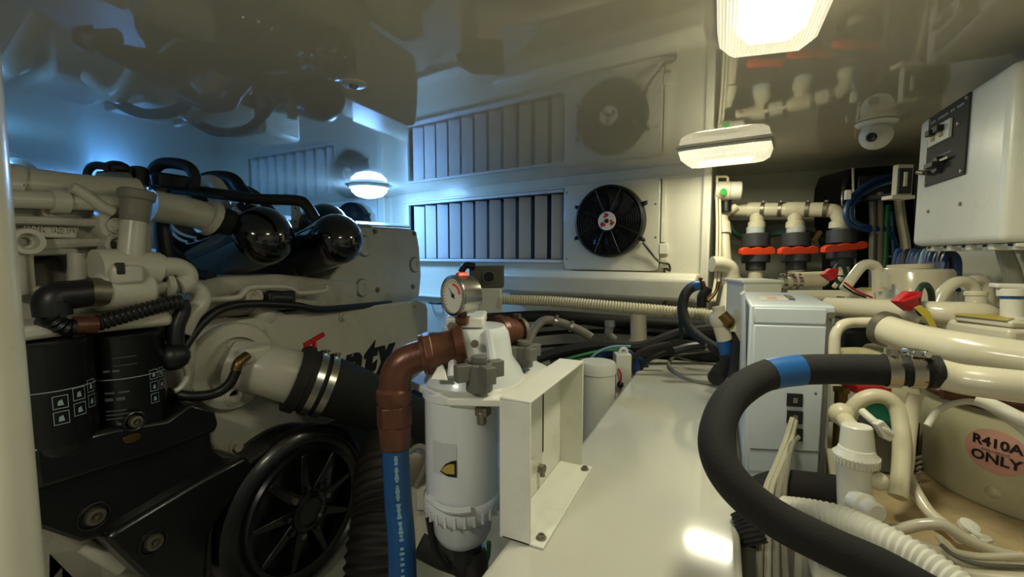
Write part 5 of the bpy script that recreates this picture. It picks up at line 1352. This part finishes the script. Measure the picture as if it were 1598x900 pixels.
# machinery deck
dk = thing('machine_deck', 'cream cover plate with two yellow stickers under the pipes', 'cover', P(1450, 500, .9))
zd = CAM.z - .128
q = MB().prism([PZ(1306, 470, zd), PZ(1290, 460, zd), PZ(1340, 448, zd), PZ(1480, 449, zd), PZ(1640, 478, zd), PZ(1720, 514, zd), PZ(1580, 513, zd), PZ(1490, 500, zd), PZ(1440, 482, zd)], (0, 0, -.03))
for v in q.v: v.x = min(v.x, .705)
build(q, 'plate', 'creampipe', dk, bevel=.008)
q = MB().prism([PZ(1336, 457, zd + .0006), PZ(1358, 449, zd + .0006), PZ(1398, 453, zd + .0006), PZ(1378, 459, zd + .0006)], (0, 0, .0006)); build(q, 'yellow_sticker', 'gold', dk)
zd2 = zd + .0
q = MB().prism([PZ(1488, 491, zd + .012), PZ(1508, 484, zd + .012), PZ(1596, 492, zd + .012), PZ(1572, 501, zd + .012)], (0, 0, .0006)); build(q, 'yellow_sticker', 'gold', dk)
q = MB().prism([PZ(1490, 500, zd + .0005), PZ(1510, 488, zd + .0005), PZ(1600, 494, zd + .0005), PZ(1640, 512, zd + .0005), PZ(1580, 512, zd + .0005)], (0, 0, .011)); build(q, 'raised_pad', 'creampipe', dk, bevel=.003)
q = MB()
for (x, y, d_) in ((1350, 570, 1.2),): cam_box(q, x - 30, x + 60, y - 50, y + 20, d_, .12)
cb_ = build(q, 'dark_gap_block', 'darkvoid', dk)  # near-black block, its colour makes the gap under the pipes dark
# pan
pn_ = P(1428, 445, 1.18)
pn2 = thing('drip_pan', 'round cream lidded housing behind the red handle', 'housing', pn_)
rp = 46 / FPX * 1.18
build(MB().lathe((pn_.x, pn_.y, zd + .0005), Z3, [(0, 0), (rp * 1.0, 0), (rp * .98, P(1428, 424, 1.18).z - zd), (rp * .9, P(1428, 419, 1.18).z - zd), (0, P(1428, 418, 1.18).z - zd)], 48), 'shell', 'creampipe', pn2)
q = MB(); q.cyl(P(1420, 420, 1.18), P(1420, 413, 1.18), rp * .6); build(q, 'raised_lid', 'creampipe', pn2)
q = MB(); q.prism([P(1462, 422, 1.12), P(1482, 446, 1.12), P(1482, 452, 1.12), P(1455, 452, 1.12)], FWD * .02); build(q, 'side_rib', 'creampipe', pn2); q = MB(); q.prism([P(1386, 425, 1.13), P(1392, 430, 1.13), P(1392, 452, 1.13), P(1386, 448, 1.13)], FWD * .02); build(q, 'side_rib', 'creampipe', pn2)
# U pipes
pipe('inverted U cream pipe left of the round housing', pc((1318, 452, 1.2), (1335, 428, 1.2), (1348, 414, 1.2), (1362, 413, 1.2), (1370, 422, 1.2), (1371, 455, 1.2)), .0135, seg=14, name='u_pipe')
pipe('front U pipe at right of the red handle', pc((1462, 478, .98), (1474, 455, .98), (1492, 441, .98), (1512, 441, .98), (1522, 455, .98), (1523, 485, .98)), .0125, seg=14, name='u_pipe')
pipe('rear U pipe arching beside the short stub', pc((1505, 445, 1.02), (1520, 438, 1.02), (1534, 440, 1.02), (1541, 455, 1.02), (1542, 490, 1.02)), .0135, seg=14, name='u_pipe')
sb = thing('pipe_stub', 'upright cream pipe stub in front of the U pipes', 'pipe', P(1525, 492, .9))
build(MB().cyl(P(1525, 488, .9), P(1524, 458, .9), .0165, .0165, 28, bev=.002), 'stub', 'creampipe', sb)
build(MB().cyl(P(1524, 462, .9), P(1524, 454, .9), .0185, seg=28, bev=.002), 'cap', 'pvc', sb)
vr = thing('upright_valve', 'white plastic valve with blue gasket at the right edge', 'valve', P(1585, 500, .82))
q = MB(); q.cyl(P(1580, 496, .82), P(1580, 466, .82), .0155); q.cyl(P(1580, 462, .82), P(1580, 450, .82), .020); build(q, 'body', 'whiteplas', vr, bevel=.001)
q = MB(); q.cyl(P(1580, 465.5, .82), P(1580, 462.5, .82), .017); build(q, 'gasket', 'bluetape', vr)
q = MB(); q.box(P(1590, 446, .82), (.07, .03, .008)); q.cyl(P(1602, 500, .82), P(1602, 450, .82), .016); q.cyl(P(1578, 501, .82), P(1578, 494, .82), .024); build(q, 'handle', 'whiteplas', vr, bevel=.002)
# red handled taps with tags
def redtap(x, y, d, s, lb, rot):
    t = thing('red_tap', lb, 'tap', P(x, y, d)); k = d / FPX
    c = P(x + 10 * s, y, d)
    q = MB(); q.ring(c, (-FWD + RGT * .5).normalized(), 24 * s * k, 4.5 * s * k, 30, 10); build(q, 'green_ring', 'dkgreen', t)
    q = MB(); o = P(x, y, d - .02)
    q.prism([P(x - 32 * s, y + 2 * s, d - .02), P(x - 12 * s, y - 14 * s, d - .02), P(x + 8 * s, y - 13 * s, d - .02), P(x + 4 * s, y + 6 * s, d - .02), P(x - 10 * s, y + 18 * s, d - .02)], FWD * .02); q.tube(pc((x - 26 * s, y + 3 * s, d - .025), (x + 4 * s, y - 8 * s, d - .025)), 3 * s * k, 8); build(q, 'red_handle', 'red', t, bevel=.003)
    q = MB(); q.cyl(P(x + 12 * s, y + 10 * s, d), P(x - 6 * s, y + 34 * s, d), 5.5 * s * k); build(q, 'tap_body', 'pvc', t)
    return t
rt = redtap(1434, 468, .92, 1.0, 'larger red handled tap with long yellow tag', 0)
q = MB(); q.prism([P(1428, 480, .885), P(1438, 476, .885), P(1452, 486, .885), P(1466, 516, .88), P(1457, 516, .88), P(1445, 496, .885)], FWD * .002); build(q, 'yellow_tag', 'yellow', rt)
redtap(1306, 427, 1.4, .62, 'smaller red handled tap behind the control box', 0)
vp = thing('inline_valve', 'cream inline fitting with steel clamps behind the control box', 'valve', P(1250, 440, 1.5))
q = MB(); q.cyl(P(1218, 442, 1.5), P(1290, 435, 1.48), .02); q.cyl(P(1240, 437, 1.5), P(1286, 435, 1.48), .026); build(q, 'body', 'pvc', vp)
for x in (1222, 1236, 1246): clamp(vp, P(x, 440, 1.49), RGT, .022, .012, 'steel')
for lb, pts, m, r in (('red wire crossing beside the U pipe', ((1318, 440), (1340, 455), (1362, 464)), 'red', .0025), ('black wire crossing beside the U pipe', ((1316, 445), (1332, 456), (1352, 464)), 'ink', .0025)):
    cable(lb, [P(x, y, 1.1) for x, y in pts], r, m, 'wire', 'thin_wire')
q = MB(); q.tube(pc((1344, 474, 1.05), (1352, 476, 1.05), (1360, 472, 1.05)), .003, 6); q.tube(pc((1352, 476, 1.05), (1354, 481, 1.05)), .003, 6); tag(build(q, 'cable_tie', 'ink'), 'tiny black tie end on the cream pipe left of the red handle', 'tie')

# ================================================================ CREAM TANK
tcn = P(1640, 600, .88); tr = .187
def chit(px, py, r=tr, c=tcn):
    d = ray(px, py); ox, oy = CAM.x - c.x, CAM.y - c.y
    a = d.x ** 2 + d.y ** 2; b = 2 * (ox * d.x + oy * d.y); cc_ = ox * ox + oy * oy - r * r
    t = (-b - math.sqrt(max(0, b * b - 4 * a * cc_))) / (2 * a)
    return CAM + d * t
ztk = CAM.z - .299; zbk = .665
tk = thing('compressor_tank', 'cream cylindrical tank with round pink sticker', 'tank', (tcn.x, tcn.y, zbk))
build(MB().lathe((tcn.x, tcn.y, zbk), Z3, [(0, 0), (tr * .96, 0), (tr, .02), (tr, ztk - zbk - .012), (tr * .985, ztk - zbk), (tr * .9, ztk - zbk + .006), (0, ztk - zbk + .01)], 80), 'shell', 'tank', tk)
sc_ = chit(1555, 705)
sa = math.atan2(sc_.y - tcn.y, sc_.x - tcn.x)
def tw(u, z, off=.001): a = sa + u / tr; return Vector((tcn.x + math.cos(a) * (tr + off), tcn.y + math.sin(a) * (tr + off), sc_.z + z))
rs = (chit(1555, 672).z - chit(1555, 740).z) / 2
q = MB(); n = 40
ctr = []
for k in range(6):
    for i in range(n):
        a = 2 * PI * i / n; rr = rs * (k + 1) / 6
        ctr.append(tw(rr * math.cos(a) * 1.12, rr * math.sin(a)))
fs = [(k * n + i, k * n + (i + 1) % n, (k + 1) * n + (i + 1) % n, (k + 1) * n + i) for k in range(5) for i in range(n)] + [tuple(range(n))]
q.add(ctr, fs); stk = build(q, 'round_sticker', 'pink', tk)
q = textmb('R410A', rs * .60, None, bold=.0008, warp=lambda v: tw(v.x, v.y + rs * .36, .0022)); textmb('ONLY', rs * .62, None, bold=.0008, mb=q, warp=lambda v: tw(v.x, v.y - rs * .36, .0022))
build(q, 'sticker_text', 'ink', stk)
q = textmb('REFRIGERANT', rs * .15, None, mb=None, warp=lambda v: tw(v.x, v.y - rs * .02, .0022))
for zz in ():
    pts = [tw(-rs * .75 + rs * 1.5 * i / 12, rs * zz, .002) for i in range(13)] + [tw(-rs * .75 + rs * 1.5 * i / 12, rs * zz + .0012, .002) for i in range(12, -1, -1)]
    q.add(pts, [(i, i + 1, 24 - i, 25 - i) for i in range(12)])
build(q, 'sticker_small_text', 'ink', stk)
p = chit(1550, 768); q = MB().lathe(p - (p - Vector((tcn.x, tcn.y, p.z))).normalized() * .004, (p - Vector((tcn.x, tcn.y, p.z))), [(0, 0), (.014, 0), (.010, .006), (0, .009)], 20); build(q, 'weld_boss', 'tank', tk)
build(MB().tube([Vector((tcn.x + math.cos(a) * (tr + .004), tcn.y + math.sin(a) * (tr + .004), ztk + .012)) for a in [PI * .6 + i * PI * 1.2 / 30 for i in range(31)]], .009, 10, raw=True), 'rim_seal', 'copper', tk)
q = MB(); 
pipe('thin white pipe arching over the top of the tank', pc((1448, 664, .80), (1462, 644, .80), (1485, 630, .79), (1520, 627, .77), (1560, 645, .74), (1620, 690, .70), (1700, 760, .62)), .0058, 'whiteplas', seg=12, name='thin_pipe')
pipe('white pipe slanting down right over the tank top', pc((1525, 622, .66), (1560, 636, .64), (1598, 655, .62), (1650, 680, .6), (1800, 760, .52)), .009, 'whiteplas', seg=14, name='thin_pipe')
pipe('red lined pipe tucked under the clamped cream pipe', pc((1470, 612, .80), (1540, 622, .77), (1640, 636, .7)), .012, 'copper', seg=14, name='thin_pipe')

# ================================================================ CAPPED FITTING AND HOSES LEFT OF THE TANK
cf = thing('capped_fitting', 'white screw capped plastic fitting with round side plug', 'fitting', P(1335, 800, .76))
k = .76 / FPX
def cv_(x, y0, y1, r0, r1, nm, m='whiteplas', seg=32, bev=.002): return build(MB().cyl(P(x, y1, .76), P(x, y0, .76), r0 * k, r1 * k, seg, bev=bev), nm, m, cf)
cv_(1338, 663, 702, 23, 20, 'cap_top')
q = MB(); base = P(1336, 724, .76); q.lathe(base, Z3, [(0, 0), (26 * k, 0), (29 * k, .004), (30 * k, .016), (25 * k, .024), (23 * k, .03), (0, .03)], 40); build(q, 'cap_skirt', 'whiteplas', cf)
q = MB()
for i in range(36):
    a = 2 * PI * i / 36; q.box(base + Vector((math.cos(a) * 29.5 * k, math.sin(a) * 29.5 * k, .011)), (.002, .002, .014), Matrix.Rotation(a, 3, 'Z'))
build(q, 'cap_ribs', 'whiteplas', cf)
cv_(1334, 720, 835, 21, 23, 'body')
q = MB(); q.lathe(P(1338, 782, .745), -FWD, [(0, 0), (19 * k, 0), (19 * k, .02), (15 * k, .024), (15 * k, .04), (12 * k, .043), (0, .043)], 28); build(q, 'side_plug', 'whiteplas', cf)
q = MB(); q.cyl(P(1352, 735, .77), P(1375, 752, .74), .014, .014); q.ball(P(1372, 750, .74), .015, 14); build(q, 'side_branch', 'pvc', cf)
q = MB(); q.ball(P(1314, 646, .86), .022, 18); q.tube(pc((1314, 646, .86), (1325, 662, .83), (1335, 672, .80)), .015, 12); build(q, 'rear_elbow', 'pvc', cf)
lp = thing('loop_hose', 'cream hose looping round a green cap left of the tank', 'hose', P(1400, 770, .8))
build(MB().tube(pc((1326, 676, .90), (1326, 650, .89), (1340, 628, .88), (1362, 618, .87), (1386, 622, .86), (1402, 640, .85), (1408, 680, .83), (1407, 730, .81), (1402, 775, .79)), .0145, 16), 'tube', 'pvc', lp)
build(MB().tube(pc((1430, 615, .84), (1424, 640, .84), (1418, 690, .83), (1414, 730, .82), (1400, 775, .80)), .012, 14), 'second_tube', 'creampipe', lp)
gcx = thing('capped_bottle', 'green capped grey bottle inside the cream hose loop', 'bottle', P(1372, 640, .95))
q = MB(); q.lathe(P(1372, 650, .97), (Z3 - FWD * .7), [(0, 0), (.036, 0), (.038, .006), (.038, .02), (.033, .026), (0, .026)], 36); build(q, 'lid', 'green', gcx)
q = MB(); q.cyl(P(1372, 655, .98), P(1374, 720, 1.0), .038); build(q, 'neck', 'greyplas', gcx)
q = MB(); cam_box(q, 1341, 1394, 603, 616, .95, .05); tag(build(q, 'red_label_bar', 'red', None, bevel=.003), 'red bar under the foam hose beside the green cap', 'bar')
q = MB(); q.tube(pc((1345, 640, .80), (1362, 655, .78), (1378, 668, .77), (1392, 678, .77)), .007, 10); q.prism([P(1368, 662, .765), P(1380, 656, .765), (P(1398, 676, .765)), P(1392, 690, .765), P(1380, 684, .765)], FWD * .012); tag(build(q, 'white_connector', 'whiteplas', None, bevel=.002), 'white plastic connector hanging in front of the green cap', 'connector')
bf = thing('brass_fitting', 'small brass fitting right of the control box under the foam hose', 'fitting', P(1315, 620, .95))
q = MB(); zb9 = P(1315, 625, .95); q.cyl((zb9.x, zb9.y, .6455), P(1314, 606, .95), .012); q.hexa(P(1314, 612, .95), P(1314, 604, .95), .016); build(q, 'body', 'brass', bf)
bw = thing('braided_hose', 'cream braided hose end in the dark gap under the pipes', 'hose', P(1340, 555, 1.0))
build(MB().tube(pc((1308, 556, 1.0), (1345, 556, .98), (1380, 566, .96)), .020, 18), 'tube', 'mesh', bw)
dpc = thing('dark_motor', 'dark motor body hidden between control box and tank', 'motor', P(1370, 760, 1.1))
build(MB().lathe((P(1395, 700, 1.12).x, P(1395, 700, 1.12).y, .664), Z3, [(0, 0), (.09, 0), (.09, .22), (.07, .25), (0, .25)], 36), 'body', 'tank', dpc)
for x, lb in ((1424, 'dark'), ): 
    q = MB(); cam_box(q, 1415, 1437, 660, 745, .97, .05); build(q, 'dark_strap', 'dark', dpc)
q = MB()
for i in range(7): q.tube(pc((1428 + i, 716 + i * 8, .93), (1440 - i * .5, 712 + i * 8, .93)), .003, 6)
build(q, 'spring_coil', 'dull', dpc)
for lb, pts, r, m, dd in (
  ('white tube crossing low in front of the tank', [(1352, 808), (1372, 820), (1400, 826), (1440, 818), (1475, 820), (1510, 842), (1560, 862), (1640, 880)], .009, 'creampipe', (.76, .66)),
  ('white tube curving round the foot of the tank', [(1418, 742), (1432, 770), (1452, 800), (1480, 822), (1500, 840)], .010, 'creampipe', (.84, .72)),
  ('lower white tube running to the bottom right corner', [(1400, 850), (1450, 858), (1500, 876), (1560, 888), (1640, 892)], .011, 'creampipe', (.70, .6)),
  ('lowest white tube leaving the frame at bottom right', [(1440, 880), (1500, 896), (1560, 905), (1640, 910)], .012, 'pvc', (.66, .58)),
  ('thin grey wire among the white tubes', [(1470, 850), (1490, 866), (1530, 880), (1600, 885)], .003, 'greyplas', (.66, .6)),
  ('thin cream wire coiled among the white tubes', [(1466, 838), (1486, 858), (1530, 868), (1600, 866)], .005, 'pvc', (.68, .6)),
  ('cream hose dropping behind the capped fitting', [(1300, 700), (1306, 740), (1310, 780), (1314, 820)], .012, 'pvc', (.92, .88))):
    n = len(pts); cable(lb, [P(x, y, dd[0] + (dd[1] - dd[0]) * i / (n - 1)) for i, (x, y) in enumerate(pts)], r, m, 'hose', 'white_tube', seg=14)
nt_ = thing('mounting_nut', 'white flanged foot and nut at the base of the tank', 'nut', P(1515, 830, .70))
q = MB(); q.lathe(P(1512, 822, .72), (Z3 - FWD * .5), [(0, 0), (.014, 0), (.013, .006), (.008, .008), (0, .008)], 20); q.tube(pc((1515, 826, .71), (1530, 836, .70), (1545, 842, .70), (1530, 846, .69), (1515, 836, .70)), .005, 8); build(q, 'foot', 'whiteplas', nt_)
ch = thing('corrugated_drain_hose', 'white corrugated hose running down right above the foam hose', 'hose', P(1300, 810, .68))
build(MB().tube(pc((1228, 794, .76), (1270, 800, .72), (1320, 812, .68), (1380, 840, .63), (1440, 874, .59), (1520, 930, .54)), .0198, 22, rib=(.0085, .0016)), 'tube', 'whiteplas', ch)
bi = thing('foam_elbow', 'thick black insulated pipe below the control box', 'pipe', P(1200, 800, .82))
build(MB().tube(pc((1318, 770, .88), (1270, 764, .87), (1215, 762, .86), (1180, 780, .84), (1170, 810, .82), (1168, 850, .80)), .034, 24), 'foam_sleeve', 'foam', bi)
build(MB().tube(pc((1160, 800, .75), (1172, 830, .73), (1180, 850, .72)), .02, 16, rib=(.006, .001)), 'mesh_end', 'rubber', bi)
